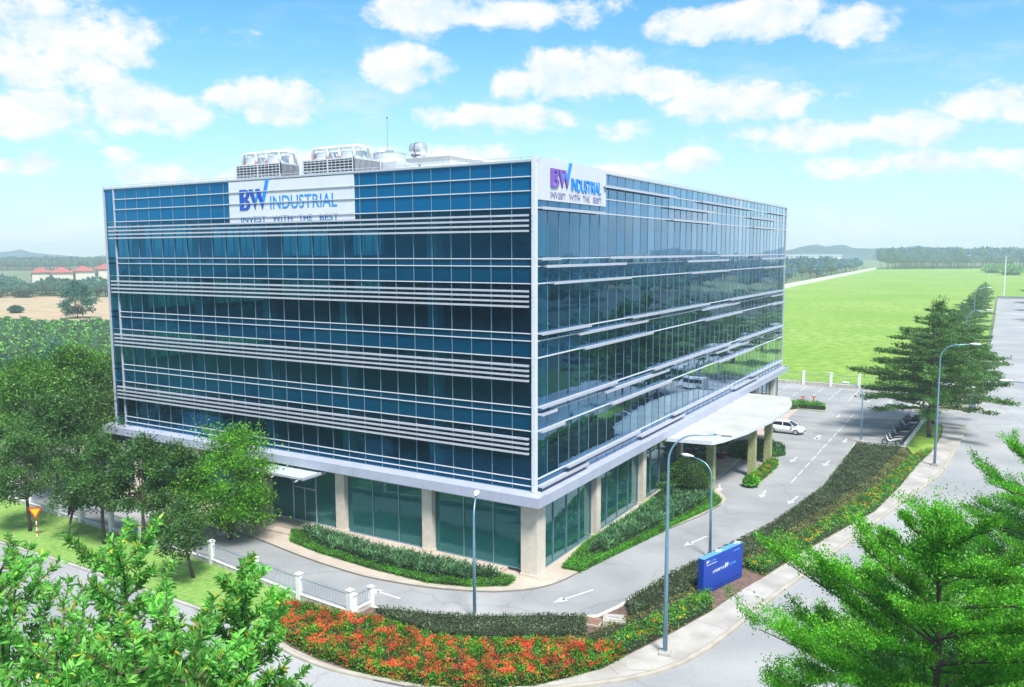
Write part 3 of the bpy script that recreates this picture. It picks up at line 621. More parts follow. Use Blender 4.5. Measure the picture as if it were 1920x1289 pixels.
# structure inside: slabs, ceilings, columns, core
for i in range(5):
    z = A(i)-.474-.05; mb = MB(); mb.box(XL+.3, XR-.3, .3, D_-.3, z-.35, z); prt('floor_slab', mb, slab_m)
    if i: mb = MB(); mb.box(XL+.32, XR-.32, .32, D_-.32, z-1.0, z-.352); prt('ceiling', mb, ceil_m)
mb = MB(); mb.box(XL+.2, XR-.2, .2, D_-.2, 26.0, 26.3); prt('roof', mb, roof_m)
mb = MB(); mb.box(XL+.16, XL+.4, .2, D_-.2, 24.2, 26.95); mb.box(XR-.4, XR-.16, .2, D_-.2, 24.2, 26.95); mb.box(XL+.4, XR-.4, .16, .4, 24.2, 26.95); mb.box(XL+.4, XR-.4, D_-.4, D_-.16, 24.2, 26.95); prt('parapet_wall', mb, roof_m)
lp = [-.33] + [-8.6-8.15*i for i in range(5)]; rp = [.37, 9.55, 18.8, 28.2, 37.3, 46.5, 55.6, 64.7]
for x in lp:
    mb = MB(); mb.box(x-.42, x+.42, .95, 1.75, A(0)-.5, 24.2); prt('column', mb, inner)
for y in rp[1:]:
    mb = MB(); mb.box(-1.7, -.9, y-.4, y+.4, A(0)-.5, 24.2); prt('column', mb, inner)
    mb = MB(); mb.box(XL+.9, XL+1.7, y-.4, y+.4, A(0)-.5, 24.2); prt('column', mb, inner)
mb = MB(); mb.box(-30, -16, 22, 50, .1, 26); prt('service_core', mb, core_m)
# horizontal bars of the left side
def barsL(z, x0=-42.35, x1=-.02, pr=.08, h=.06): 
    mb = MB(); mb.box(x0, x1, -pr-.003, -.002, z-h/2, z+h/2); prt('transom_bar', mb, alu_w)
for z in levels_T: barsL(z)
for i in range(4):
    barsL(A(i)); barsL(A(i)-.474)
    if i: barsL(A(i)-1.566)
for i in range(1, 5):
    for k in range(4):
        z = A(i)-2.04-.323*k; mb = MB(); j = 0; x = -42.9
        while x < -.2:
            x2 = min(x+PL*3, -.16); mb.box(x, x2-.02, -.42, -.24, z-.062, z+.062); mb.box(x+.6, x+.66, -.24, 0, z-.03, z+.03); x = x2
        prt('sun_louvre', mb, alu)
# end strip frames at the far left corner
mb = MB(); mb.box(-42.42, -42.30, -.12, -.003, ZB, 27.05); mb.box(XL-.08, XL+.02, -.16, .1, ZB, 27.3); prt('corner_frame', mb, alu)
mb = MB()
for i in range(4):
    for z in (A(i), A(i)-.474): mb.box(XL+.02, -42.42, -.03, -.002, z-.03, z+.03)
prt('transom_bar', mb, mullion)
mb = MB(); mb.box(-.02, .24, -.22, .0, ZB, 27.32); mb.box(XR+.002, .24, .0, .12, ZB, 27.32); prt('corner_fin', mb, alu_w)
mb = MB(); mb.box(XR-.05, XR+.10, D_-.02, D_+.1, ZB, 27.15); prt('corner_fin', mb, alu)
# stepped bars of the right side
rows = {'T1':(26.125,[(9.6,24.6),(32.0,51.6),(58.9,67.9)]),'T2':(25.240,[(22.9,35.6),(49.8,62.9)]),'T3':(24.180,[(0.2,9.7),(24.0,36.7),(50.9,64.0)]),
'A3':(21.0,[(0.2,2.7),(10.7,30.1),(38.1,56.7)]),'B3':(20.526,[(0.8,13.7),(28.2,41.1),(55.2,66.3)]),'C3':(19.434,[(1.8,14.7),(29.3,41.6),(56.3,67.4)]),
'A2':(16.25,[(0.2,7.5),(15.2,34.9),(42.5,66.9)]),'B2':(15.776,[(5.6,18.4),(32.7,45.7),(60.5,67.8)]),'C2':(14.684,[(6.5,19.6),(33.8,46.9),(61.2,67.8)]),
'A1':(11.5,[(0.2,12.2),(20.2,42.6),(47.6,67.8)]),'B1':(11.026,[(0.2,2.3),(10.1,23.6),(37.6,50.2)]),'C1':(9.934,[(0.2,3.4),(11.4,24.3),(38.8,52.7)]),
'A0':(6.75,[(4.0,17.0),(25.1,44.2),(52.1,67.8)]),'B0':(6.276,[(0.2,7.2),(17.3,28.1),(44.7,54.8)])}
for k, (z, sg) in rows.items():
    mb = MB(); mb.box(XR+.002, XR+.085, .13, D_, z-.035, z+.035); prt('transom_bar', mb, alu_w)
    for a, b in sg:
        mb = MB(); mb.box(XR+.087, XR+.40, a, b, z-.055, z+.055); mb.box(XR+.37, XR+.42, a-.01, b+.01, z-.10, z+.08); prt('sun_louvre', mb, alu)
for face in 'KS':
    for z in [A(i) for i in range(4)] + [A(i)-1.566 for i in range(1, 4)] + list(levels_T):
        mb = MB()
        if face == 'K': mb.box(XL, XR, D_+.002, D_+.1, z-.05, z+.05)
        else: mb.box(XL-.1, XL-.002, 0, D_, z-.05, z+.05)
        prt('transom_bar', mb, alu_w)
# coping and roof rail
mb = MB(); mb.box(XL-.08, XR+.1, -.12, .32, 27.03, 27.16); mb.box(XR-.3, XR+.12, .32, D_+.1, 27.03, 27.16); mb.box(XL-.1, XL+.3, .32, D_+.1, 27.03, 27.16); mb.box(XL+.3, XR-.3, D_-.3, D_+.1, 27.03, 27.16); prt('coping', mb, alu)
mb = MB()
for i in range(15): mb.box(-1-3*i, -.96-3*i, .1, .14, 27.16, 27.34)
for i in range(22): mb.box(-.06, -.02, 1+3.1*i, 1.04+3.1*i, 27.16, 27.34)
mb.tube([(XL+.3, .12, 27.34), (-.04, .12, 27.34), (-.04, D_-.3, 27.34)], .022, 5); prt('rail', mb, alu)
# projecting ledge
LE = .92
mb = MB()
def ledge_seg(face, a, b):
    z0, z1, z2 = 5.18, 5.84, 5.94
    if face == 'L': v = [(a, -LE, z0), (b, -LE, z0), (b, -LE, z1), (a, -LE, z1), (a, .0, z2), (b, .0, z2), (a, .5, z0), (b, .5, z0)]
    elif face == 'R': v = [(XR-.15+LE, a, z0), (XR-.15+LE, b, z0), (XR-.15+LE, b, z1), (XR-.15+LE, a, z1), (XR-.15, a, z2), (XR-.15, b, z2), (XR-.6, a, z0), (XR-.6, b, z0)]
    elif face == 'K': v = [(b, D_+LE, z0), (a, D_+LE, z0), (a, D_+LE, z1), (b, D_+LE, z1), (b, D_, z2), (a, D_, z2), (b, D_-.5, z0), (a, D_-.5, z0)]
    else: v = [(XL-LE, b, z0), (XL-LE, a, z0), (XL-LE, a, z1), (XL-LE, b, z1), (XL, b, z2), (XL, a, z2), (XL+.5, b, z0), (XL+.5, a, z0)]
    mb.add(v, [(0, 1, 2, 3), (3, 2, 5, 4), (0, 6, 7, 1), (0, 3, 4, 6), (1, 7, 5, 2)])
x = XL-LE
while x < LE-.05:
    ledge_seg('L', x, min(x+1.58, LE)-.018); ledge_seg('K', x, min(x+1.58, LE)-.018); x += 1.58
y = -LE+.9
while y < D_+LE-.05:
    ledge_seg('R', y, min(y+1.58, D_+LE)-.018); ledge_seg('S', y, min(y+1.58, D_+LE)-.018); y += 1.58
prt('ledge', mb, ledge_m)
mb = MB(); mb.box(XL-.8, .8, -.8, .3, 5.2, 5.80); mb.box(-.3, .8, .3, D_+.8, 5.2, 5.80); prt('ledge_core', mb, joint_m)
# ground floor: pillars, lintels, shop windows
def pillar(x0, x1, y0, y1, zb=.11):
    mb = MB(); ins = .02; z = zb
    zs = [zb, 1.7, 3.05, 4.4, 5.19]
    for a, b in zip(zs, zs[1:]): mb.box(x0, x1, y0, y1, a+.012, b)
    mb.cur = 1; mb.box(x0+ins, x1-ins, y0+ins, y1-ins, zb, 5.19); mb.cur = 0
    mb.box(x0-.05, x1+.05, y0-.05, y1+.05, zb, zb+.2)
    mb.box((x0+x1)/2-.2, (x0+x1)/2+.2, y0-.012, y1+.012, zb+.2, 5.185)
    prt('pillar', mb, [stone, joint_m])
pillar(-.95, .27, -.02, 1.15)
for x in lp[1:]: pillar(x-.45, x+.42, -.02, .9, .33)
for y in rp[1:]: pillar(-.75, .27, y-.38, y+.38)
gy = .46; gx = -.24
def shopL(xa, xb, zb=.34, n=3, door=False):
    t = prt('shop_window', MB().box(xa, xb, gy, gy+.02, zb+.05, 4.66), glass_g)
    mb = MB(); w3 = (xb-xa)/n
    for i in range(n+1): mb.box(xa+w3*i-.035 if i else xa, xa+w3*i+.035 if i < n else xb, gy-.07, gy-.002, zb, 4.66)
    mb.box(xa, xb, gy-.06, gy-.003, zb, zb+.07)
    if door:
        mb.box(xa+w3, xa+2*w3, gy-.055, gy-.004, 3.0, 3.08); mb.box(xa+1.5*w3-.02, xa+1.5*w3+.02, gy-.05, gy-.004, zb, 3.0)
    mb.build('frame', mullion if not door else alu, t)
    prt('lintel_panel', MB().box(xa, xb, gy-.1, gy+.1, 4.66, 5.19), lintel_m)
    for j in range(1, 5):
        pass
for i in range(len(lp)-1): shopL(lp[i+1]+.42, lp[i]-.45 if i else -.95, door=(i == 2))
shopL(XL+.3, lp[-1]-.45, n=1)
def shopR(ya, yb, n=4):
    t = prt('shop_window', MB().box(gx-.02, gx, ya, yb, .16, 5.0), glass_g)
    mb = MB(); w3 = (yb-ya)/n
    for i in range(n+1): mb.box(gx+.002, gx+.07, ya+w3*i-.035 if i else ya, ya+w3*i+.035 if i < n else yb, .11, 5.0)
    mb.box(gx+.003, gx+.06, ya, yb, .11, .18); mb.build('frame', mullion, t)
    prt('lintel_panel', MB().box(gx-.1, gx+.1, ya, yb, 5.0, 5.19), lintel_m)
for i in range(len(rp)-1): shopR(rp[i]+.38 if i else 1.15, rp[i+1]-.38)
shopR(rp[-1]+.38, D_-.1, 2)
for i in range(5):
    prt('shop_window', MB().box(XL+.3+8.6*i, XL+8.6*(i+1)-.3, D_-.5, D_-.48, .3, 5.1), glass_g)
mb = MB(); mb.box(XL+.3, -.7, .8, D_-.5, 0.12, .20); prt('floor_slab', mb, mat('lobby_floor', (.58, .60, .54), .3))
mb = MB()
for i in range(12): mb.box(XL+.3, XL+.5, 2+5.5*i, 5.4+5.5*i, .2, 5.1)
prt('rear_wall', mb, stone)
for x in lp[1:]:
    mb = MB(); mb.box(x-.4, x+.4, 8.5, 9.3, .2, 5.2); prt('column', mb, inner)
# small glass canopy over the left entrance
cn = thing('entrance_canopy', None, None); cn.parent = ob
mb = MB()
for i in range(7): mb.box(-26.6+1.25*i+.02, -26.6+1.25*(i+1)-.02, -2.75, -.93, 4.97, 5.0)
mb.build('canopy_glass', mat('frosted_glass', (.52, .60, .60), .25, 0, .03), cn)
mb = MB(); mb.box(-26.65, -17.8, -2.82, -2.75, 4.88, 5.03); mb.box(-17.85, -17.75, -2.82, -.9, 4.86, 5.05); mb.box(-26.7, -26.6, -2.82, -.9, 4.86, 5.05)
for i in range(8): mb.box(-26.63+1.25*i, -26.57+1.25*i, -2.75, -.3, 4.78, 4.965)
for i in range(4): mb.tube([(-25.8+2.5*i, -2.6, 4.8), (-25.8+2.5*i, -3.05, 4.75)], .06, 6)
mb.build('canopy_frame', alu, cn)
# big porte-cochere canopy
pc = thing('porch_canopy', None, None); pc.parent = ob
arc = [(.6, 22.4), (4.7, 23.0), (5.3, 24.4), (6.2, 28.7), (6.9, 35), (7.1, 41), (6.6, 45), (5.6, 48.5), (.6, 48.8)]
zc = 5.16
mb = MB(); mb.prism(arc, zc-.22, zc, bottom=True); mb.build('canopy_roof', mat('canopy_white', (.46, .465, .44), .7, 0, .10, .5), pc)
mb = MB(); strip(mb, arc, .10, zc+.05, zc-.28); mb.build('canopy_edge', alu_w, pc)
tile = mat('green_tile', (.22, .26, .10), .5, 0, .35, 7, col2=(.42, .42, .22))
for (x, y) in [(5.72, 32.6), (5.8, 38.5), (3.75, 26.0), (4.4, 44.6)]:
    mb = MB(); mb.box(x-.33, x+.33, y-.36, y+.36, 0, zc-.23); mb.build('pillar', tile, pc)

# ---- company signs: thin board + raised letters, all parts of the building
def text_mesh(body):
    cu = bpy.data.curves.new('t', 'FONT'); cu.body = body; o = bpy.data.objects.new('t', cu); COL.objects.link(o)
    me = bpy.data.meshes.new_from_object(o.evaluated_get(bpy.context.evaluated_depsgraph_get())); bpy.data.objects.remove(o); return me
def letters(name, body, m, par, O, U, V, Nn, w_, h_, depth=.06, thin=0):
    """letters fitted in a w x h box at origin O; U, V in-plane, Nn outward"""
    me0 = text_mesh(body); v = np.array([x.co[:2] for x in me0.vertices]); f = [tuple(p.vertices) for p in me0.polygons]; bpy.data.meshes.remove(me0)
    lo, hi = v.min(0), v.max(0); v = (v-lo)/(hi-lo)*np.array([w_, h_]); O, U, V, Nn = map(np.array, (O, U, V, Nn))
    a = O+v[:, :1]*U+v[:, 1:]*V+Nn*depth; b = O+v[:, :1]*U+v[:, 1:]*V; n = len(v)
    cnt = {}
    for q in f:
        for i in range(len(q)): e = (q[i], q[(i+1) % len(q)]); cnt[e] = 1
    sides = [(e[0], e[1], e[1]+n, e[0]+n) for e in cnt if (e[1], e[0]) not in cnt]
    mb = MB(); mb.add(list(map(tuple, a))+list(map(tuple, b)), f+[s_[::-1] for s_ in sides]); return mb.build(name, m, par)
def poly_mark(name, polys, m, par, O, U, V, Nn, w_, h_, depth):
    mb = MB(); O, U, V, Nn = map(np.array, (O, U, V, Nn))
    for po in polys:
        tris = tessellate_polygon([[Vector((p[0], p[1], 0)) for p in po]]); n = len(po)
        a = [tuple(O+U*p[0]*w_+V*p[1]*h_+Nn*depth) for p in po]; b = [tuple(O+U*p[0]*w_+V*p[1]*h_) for p in po]
        mb.add(a+b, list(tris)+[(i, (i+1) % n, n+(i+1) % n, n+i) for i in range(n)])
    return mb.build(name, m, par)
def ring_B():
    # bold B out of rectangles and round lobes, no overlaps: stem + two bowls as strips
    def bowl(y0, y1, xr):
        o = []; n = 8; cy = (y0+y1)/2; ry = (y1-y0)/2; outr = [(.55, y1)]+[(.55+(xr-.55)*math.sin(math.pi*(i/n)), cy+ry*math.cos(math.pi*(i/n))) for i in range(1, n)]+[(.55, y0)]
        t = .155; inn = [(.47, y1-t*.75)]+[(.47+(xr-.30-.47)*math.sin(math.pi*(i/n)), cy+(ry-t*.75)*math.cos(math.pi*(i/n))) for i in range(1, n)]+[(.47, y0+t*.75)]
        return [[outr[i], outr[i+1], inn[i+1], inn[i]] for i in range(n)]
    P_ = [[(0, 0), (.38, 0), (.38, 1), (0, 1)], [(.38, 1), (.38, .884), (.47, .884), (.55, 1)], [(.38, .116), (.38, 0), (.55, 0), (.47, .116)], [(.38, .62), (.38, .42), (.47, .42), (.47, .62)]]
    return P_+bowl(.52, 1, .94)+bowl(0, .52, 1.0)
Wd = [[(0, 1), (.24, 1), (.46, .42), (.36, 0)], [(.30+.10, 1.0), (.62, 1.0), (.80, .12), (.76, 0)]]
Wd = [[(0, 1), (.22, 1), (.40, .30), (.34, 0)], [(.36, 1), (.60, 1), (.80, .25), (.735, 0)]]
Wl = [[(.405, .28), (.50, .62), (.43, .80), (.345, .50)], [(.81, .24), (1.12, 1.46), (.94, 1.46), (.72, .58)]]
def company_sign(O, U, V, Nn, w_, h_, dk, lt, tg, dep, lay):
    g = lambda s, t: np.array(O)+np.array(U)*s*w_+np.array(V)*(1-t)*h_+np.array(Nn)*.002
    sB, sW, sI, sT, tB, tI, tT = lay
    poly_mark('letter', [[(p[0], p[1]) for p in q] for q in ring_B()], dk, ob, g(sB[0], tB[1]), U, V, Nn, (sB[1]-sB[0])*w_, (tB[1]-tB[0])*h_, dep)
    poly_mark('letter', Wd, dk, ob, g(sW[0], tB[1]), U, V, Nn, (sW[1]-sW[0])*w_/.8, (tB[1]-tB[0])*h_, dep)
    poly_mark('letter', Wl, lt, ob, g(sW[0], tB[1]), U, V, Nn, (sW[1]-sW[0])*w_/.8, (tB[1]-tB[0])*h_, dep*.96)
    letters('lettering', 'INDUSTRIAL', lt, ob, g(sI[0], tI[1]), U, V, Nn, (sI[1]-sI[0])*w_, (tI[1]-tI[0])*h_, dep*.7)
    for wd_, a, b in (('INVEST', 0, .272), ('WITH', .340, .545), ('THE', .610, .745), ('BEST', .820, 1)):
        letters('lettering', wd_, tg, ob, g(sT[0]+(sT[1]-sT[0])*a, tT[1]), U, V, Nn, (sT[1]-sT[0])*w_*(b-a), (tT[1]-tT[0])*h_, dep*.5)
sgw = mat('sign_white', (.68, .70, .76), .45, 0, .03, 1)
c_dk = mat('logo_blue', (.0, .075, .46), .4); c_lt = mat('logo_light_blue', (.01, .26, .80), .4); c_pu = mat('logo_purple', (.20, .09, .48), .4); c_tg = mat('tag_blue', (.01, .11, .36), .4); c_tg2 = mat('tag_grey', (.36, .33, .50), .4)
mb = MB(); mb.box(-27.55, -14.6, -.085, -.003, 23.70, 26.97); prt('sign_board', mb, sgw)
mb = MB()
for z in levels_T: mb.box(-27.56, -14.58, -.15, -.088, z-.035, z+.03)
prt('transom_bar', mb, alu)
company_sign((-27.55, -.086, 23.70), (1, 0, 0), (0, 0, 1), (0, -1, 0), 12.95, 3.27, c_dk, c_lt, c_tg, .035, ((.095, .187), (.175, .300), (.354, .877), (.103, .885), (.20, .686), (.375, .675), (.835, .975)))
mb = MB(); mb.box(XR+.05, XR+.24, .14, 10.1, 24.68, 27.30); prt('sign_board', mb, mat('sign_white_bright', (.60, .62, .70), .45, 0, .02))
company_sign((XR+.241, .14, 24.68), (0, 1, 0), (0, 0, 1), (1, 0, 0), 9.96, 2.62, c_pu, c_lt, c_tg2, .10, ((.135, .245), (.235, .375), (.43, .90), (.135, .915), (.22, .66), (.38, .70), (.78, .92)))

# ================================================================== ROOF EQUIPMENT
galv = mat('galvanised', (.62, .66, .72), .45, .3, .1, 3)
pipe_m = mat('pipe_white', (.74, .77, .82), .4); red_m = mat('flange_red', (.45, .12, .06), .5)
def cooling_tower(x0, x1, y0, y1, zt, label, nfan):
    t = thing('cooling_tower', label, 'cooling tower', ((x0+x1)/2, (y0+y1)/2, 26.3), 0, 'cooling towers on the roof'); wx = (x1-x0)/2; wy = (y1-y0)/2; h = zt-26.3
    mb = MB(); mb.box(-wx+.05, wx-.05, -wy+.12, wy-.12, .35, h-.02); mb.build('fill_pack', core_m, t)
    mb = MB(); mb.box(-wx, wx, -wy, wy, h-.12, h); mb.box(-wx, wx, -wy, wy, .2, .4)
    n = int((y1-y0)/.16)
    for s_ in (-1, 1):
        for i in range(n): yy = -wy+.1+(2*wy-.2)*i/n; mb.box(s_*wx-(.04 if s_ > 0 else 0), s_*wx+(.04 if s_ < 0 else 0), yy, yy+.09, .4, h-.12)
        mb.box(min(s_*wx, s_*(wx-.06)), max(s_*wx, s_*(wx-.06)), -wy, wy, .4, h-.12)
    mb.box(-wx+.02, -wx+.05, -wy, wy, .4, h-.1); mb.box(wx-.05, wx-.02, -wy, wy, .4, h-.1)
    for s_ in (-1, 0, 1): mb.box(s_*(wx-.06)-.06, s_*(wx-.06)+.06, -wy-.01, -wy+.12, .2, h)
    mb.build('casing', galv, t)
    mb = MB(); nr = 11
    for i in range(nr): z = .5+(h-.75)*i/(nr-1); mb.bar((-wx+.1, -wy+.05, z), (wx-.1, -wy+.05, z), .10, .055)
    for i in range(1, 12): x = -wx+.06+(2*wx-.12)*i/12; mb.box(x-.018, x+.018, -wy-.005, -wy+.02, .4, h-.1)
    mb.build('louvre', galv, t)
    for i in range(nfan):
        fx = -wx+2*wx*(i+.5)/nfan; fr = min(wx/nfan, wy)*.78; mb = MB(); mb.lathe((fx, 0, h), [(fr*1.05, 0), (fr, .25), (fr, .62), (fr*1.03, .66), (fr*.97, .66), (fr*.94, .1)], 24)
        o = mb.build('fan_stack', galv, t, smooth=False)
        mb = MB(); mb.box(fx-.35, fx+.35, -.18, .18, h+.62, h+.9); mb.bar((fx-fr, 0, h+.6), (fx+fr, 0, h+.6), .1, .08); mb.build('motor', mat('motor_green', (.30, .42, .44), .5), o)
    mb = MB(); yy = -wy*.55; zz = h+1.0; mb.tube([(-wx+.5, yy, h), (-wx+.5, yy, zz-.1), (-wx+.7, yy, zz), (wx-.35, yy, zz), (wx-.1, yy+.25, zz), (wx-.1, yy+1.3, zz-.05), (wx-.1, yy+1.5, h)], .15, 8)
    for f in (.38, .62, .9): mb.tube([(-wx+2*wx*f, yy, zz), (-wx+2*wx*f, yy, h)], .13, 8)
    mb.tube([(-wx+.3, yy+.5, h+.3), (-wx+.3, yy+.5, zz-.3), (wx+.2, yy+.5, zz-.3)], .09, 6); p = mb.build('pipe', pipe_m, t, smooth=True)
    mb = MB()
    for f in (.12, .38, .62): mb.lathe((-wx+2*wx*f, yy, h+.02), [(.2, 0), (.2, .16)], 10)
    mb.build('flange', red_m, p)
cooling_tower(-35.9, -30.2, 8, 10.4, 29.42, 'smaller white louvred cooling tower at the left end of the roof', 2)
cooling_tower(-27.5, -21.7, 8, 11.6, 29.38, 'larger louvred cooling tower right of the first, with round fan housing', 2)
t = thing('cooling_tower', 'round pale fan cell behind the right cooling tower', 'cooling tower', (-22.2, 13.4, 26.3), 0, 'cooling towers on the roof')
MB().box(-2, 2, -1.6, 1.6, .1, 3.0).build('casing', galv, t); MB().lathe((0, 0, 3.0), [(1.55, 0), (1.45, .3), (1.45, .8), (1.5, .85), (1.38, .85), (1.35, .2)], 24).build('fan_stack', galv, t); MB().box(-.35, .35, -.2, .2, 3.8, 4.15).build('motor', mat('motor_green', (.3, .42, .44)), t)
rh = thing('roof_hut', 'low white rendered stair house on the roof behind the cooling towers', 'hut', (-24.8, 23.5, 26.3))
mb = MB(); mb.box(-4.2, 4.6, -3.5, 3.5, 0, 4.2); mb.build('wall', white, rh)
mb = MB(); mb.add([(-4.4, -3.7, 4.2), (4.8, -3.7, 4.2), (4.8, 3.7, 4.2), (-4.4, 3.7, 4.2), (-4.0, 0, 4.62), (4.4, 0, 4.62)], [(0, 1, 5, 4), (2, 3, 4, 5), (1, 2, 5), (3, 0, 4), (3, 2, 1, 0)]); mb.build('roof', white, rh)
MB().box(-3.9, -1.9, -3.9, -3.52, 1.9, 2.3).build('yellow_cover', mat('yellow_cover', (.55, .60, .10), .6), rh)
MB().box(.8, 1.1, -3.56, -3.5, 3.5, 3.62).box(.8, 1.1, -3.56, -3.5, 3.0, 3.12).build('vent', dark, rh)
rt = thing('roof_tank', 'polished steel water tank lying on the roof hut', 'tank', (-24.6, 20.8, 30.72))
mb = MB(); mb.lathe((-.85, 0, .75), [(.05, 0), (.45, .06), (.62, .2), (.64, .85), (.64, 1.5), (.45, 1.66), (.05, 1.72)], 20, 'x'); mb.build('drum', mat('steel', (.60, .62, .68), .28, .6), rt, smooth=True)
mb = MB(); mb.lathe((-.05, 0, .75), [(.66, 0), (.66, .08)], 20, 'x'); mb.build('strap', dark, rt); MB().box(-.6, -.5, -.4, .4, 0, .25).box(.5, .6, -.4, .4, 0, .25).build('stand', alu, rt)
t = thing('lightning_mast', 'tall thin steel mast rising from the roof', 'mast', (-27.9, 20.2, 26.3)); MB().tube([(0, 0, 0), (0, 0, 5), (0, 0, 8.3)], [.05, .035, .02], 6).build('pole', steel, t); MB().lathe((0, 0, 8.3), [(.03, 0), (.09, .05), (.03, .16)], 8).build('finial', dark, t)
t = thing('lightning_mast', 'short thin rod standing left of the tall roof mast', 'mast', (-28.9, 19.6, 26.3)); MB().tube([(0, 0, 0), (0, 0, 5.4)], [.04, .02], 5).build('pole', steel, t)

# ================================================================== STREET FURNITURE
def street_lamp(x, y, h, arm, az_, label, base=True, style=0, group='street lamps'):
    """tapered pole, arm curving out towards az_ (angle in plan), flat cobra head"""
    t = thing('street_lamp', label, 'street lamp', (x, y, .1), az_, group)
    k = h*.045+.55; mb = MB(); pts = [(0, 0, 0), (0, 0, h*.5), (0, 0, h-k*1.5)]; rad = [.085+.004*h, .07+.002*h, .06]
    for i in range(1, 8):
        a = math.pi/2*i/7*.93; pts.append((k*1.3*(1-math.cos(a)), 0, h-k*1.5+k*1.35*math.sin(a))); rad.append(.055-.002*i)
    e = pts[-1]; pts.append((arm-.35, 0, e[2]+.10)); rad.append(.038); mb.tube(pts, rad, 8); mb.build('pole', steel, t, smooth=True)
    mb = MB(); z = e[2]+.10; vs = []
    for (u, w2, ht) in [(-.45, .05, .05), (-.25, .12, .10), (.05, .17, .14), (.35, .15, .12), (.55, .06, .05)]:
        for k2 in range(8): a = 2*math.pi*k2/8; vs.append((arm+u, w2*math.cos(a)*1.15, z+.04+ht*math.sin(a)*(1 if math.sin(a) > 0 else .5)))
    mb.add(vs, [(i*8+q, i*8+(q+1) % 8, (i+1)*8+(q+1) % 8, (i+1)*8+q) for i in range(4) for q in range(8)]+[tuple(range(7, -1, -1)), tuple(32+q for q in range(8))]); hd = mb.build('lamp_head', lampw, t, smooth=True)
    MB().box(arm-.1, arm+.4, -.1, .1, z-.06, z-.01).build('lens', mat('lens', (.6, .62, .6), .2), hd)
    if base: MB().box(-.3, .3, -.3, .3, -.02, .16).box(-.16, .16, -.16, .16, .16, .22).build('footing', conc, t)
    return t
street_lamp(11.07, -5.44, 12.15, 2.75, R(12), 'tall blue-grey street lamp on the kerb of the road beside the flower bed')
street_lamp(8.75, 9.81, 6.9, 1.9, R(168), 'short street lamp beside the blue property sign, arm reaching left over the drive')
street_lamp(-.14, -6.84, 7.15, 1.1, R(115), 'short street lamp in front of the building corner, head seen end on')
street_lamp(20.55, 45.3, 12.35, 2.9, R(5), 'tall street lamp on the pavement beside the clipped bed and grass patch')
street_lamp(12.65, 52.8, 6.5, 1.9, R(170), 'short street lamp at the tip of the dark hedge by the car park')
x_, y_ = G(1813, 590, 11.6); street_lamp(x_, y_, 12.3, 2.9, R(2), 'tall street lamp rising out of the roadside tree row, nearer one')
x_, y_ = G(1829, 545, 11.6); street_lamp(x_, y_, 12.3, 2.9, R(2), 'distant street lamp rising out of the far roadside trees')
x_, y_ = G(1889, 724, 11.9); street_lamp(x_+2.7, y_+.6, 12.2, 2.75, R(192), 'street lamp at the right edge of the photo, only its head in view')
t = thing('light_mast', 'far tall T shaped mast beyond the end of the road', 'mast', (25.7, 404, 0)); MB().tube([(0, 0, 0), (0, 0, 19)], [.28, .18], 8).build('pole', lampw, t); MB().box(-1.6, 1.6, -.2, .2, 18.9, 19.2).box(-1.7, -.9, -.35, .35, 18.7, 18.9).box(.9, 1.7, -.35, .35, 18.7, 18.9).build('crossbar', steel, t)
x_, y_ = G(1729, 792); t = thing('notice_post', 'blue post with blue board behind the last motorbike', 'post', (x_, y_, 0)); MB().tube([(0, 0, 0), (0, 0, 4.6)], .09, 8).build('pole', mat('post_blue', (.02, .16, .42), .4), t); MB().box(-.7, .3, -.05, .05, 3.3, 4.6).build('board', mat('board_blue', (.03, .25, .65), .4), t)

# blue property sign
ps = thing('property_sign', 'large blue property sign board with white lettering standing in the bed', 'sign', (10.5, 2.85, .05), math.atan2(4.3, 1.25)-math.pi/2+math.pi/2)
Ls = 4.45
blue = mat('sign_blue', (.0, .045, .36), .45, 0, .05, 2); blue_l = mat('sign_top_blue', (.10, .33, .78), .4)
MB().box(0, Ls, 0, .42, .12, 2.38).build('board', blue, ps); MB().box(0, Ls, 0, .42, 2.383, 2.40).build('top_cap', blue_l, ps); MB().box(.08, Ls-.05, .04, .38, 0, .12).build('plinth', blue, ps)
U_, V_, N_ = (1, 0, 0), (0, 0, 1), (0, -1, 0); wl = mat('sign_lettering', (.85, .87, .9), .4)
letters('lettering', 'A PROPERTY OF', wl, ps, (1.0, -.002, 1.25), U_, V_, N_, 1.30, .17, .012); letters('lettering', 'BW', wl, ps, (2.38, -.002, 1.25), U_, V_, N_, .38, .30, .014)
letters('lettering', 'INDUSTRIAL', blue_l, ps, (2.82, -.002, 1.27), U_, V_, N_, .85, .16, .012)
letters('lettering', 'BW', wl, ps, (.3, -.002, 2.02), U_, V_, N_, .26, .20, .012); letters('lettering', 'INDUSTRIAL', blue_l, ps, (.62, -.002, 2.05), U_, V_, N_, .72, .12, .012); MB().box(.3, 1.45, -.008, -.002, 1.90, 1.925).build('line', wl, ps)
letters('lettering', 'INDUSTRIAL', blue_l, ps, (3.35, -.002, 2.05), U_, V_, N_, .75, .12, .012)
MB().box(.3, Ls-.15, -.008, -.002, .30, .36).build('line', mat('sign_navy', (.003, .02, .16), .5), ps)
mb = MB()
for xx in (1.85, 4.0): mb.box(xx, xx+.08, .05, .37, 2.40, 2.52); mb.tube([(xx-.3, .2, 2.46), (xx+.3, .1, 2.46)], .035, 6)
mb.build('spotlight', lampw, ps)
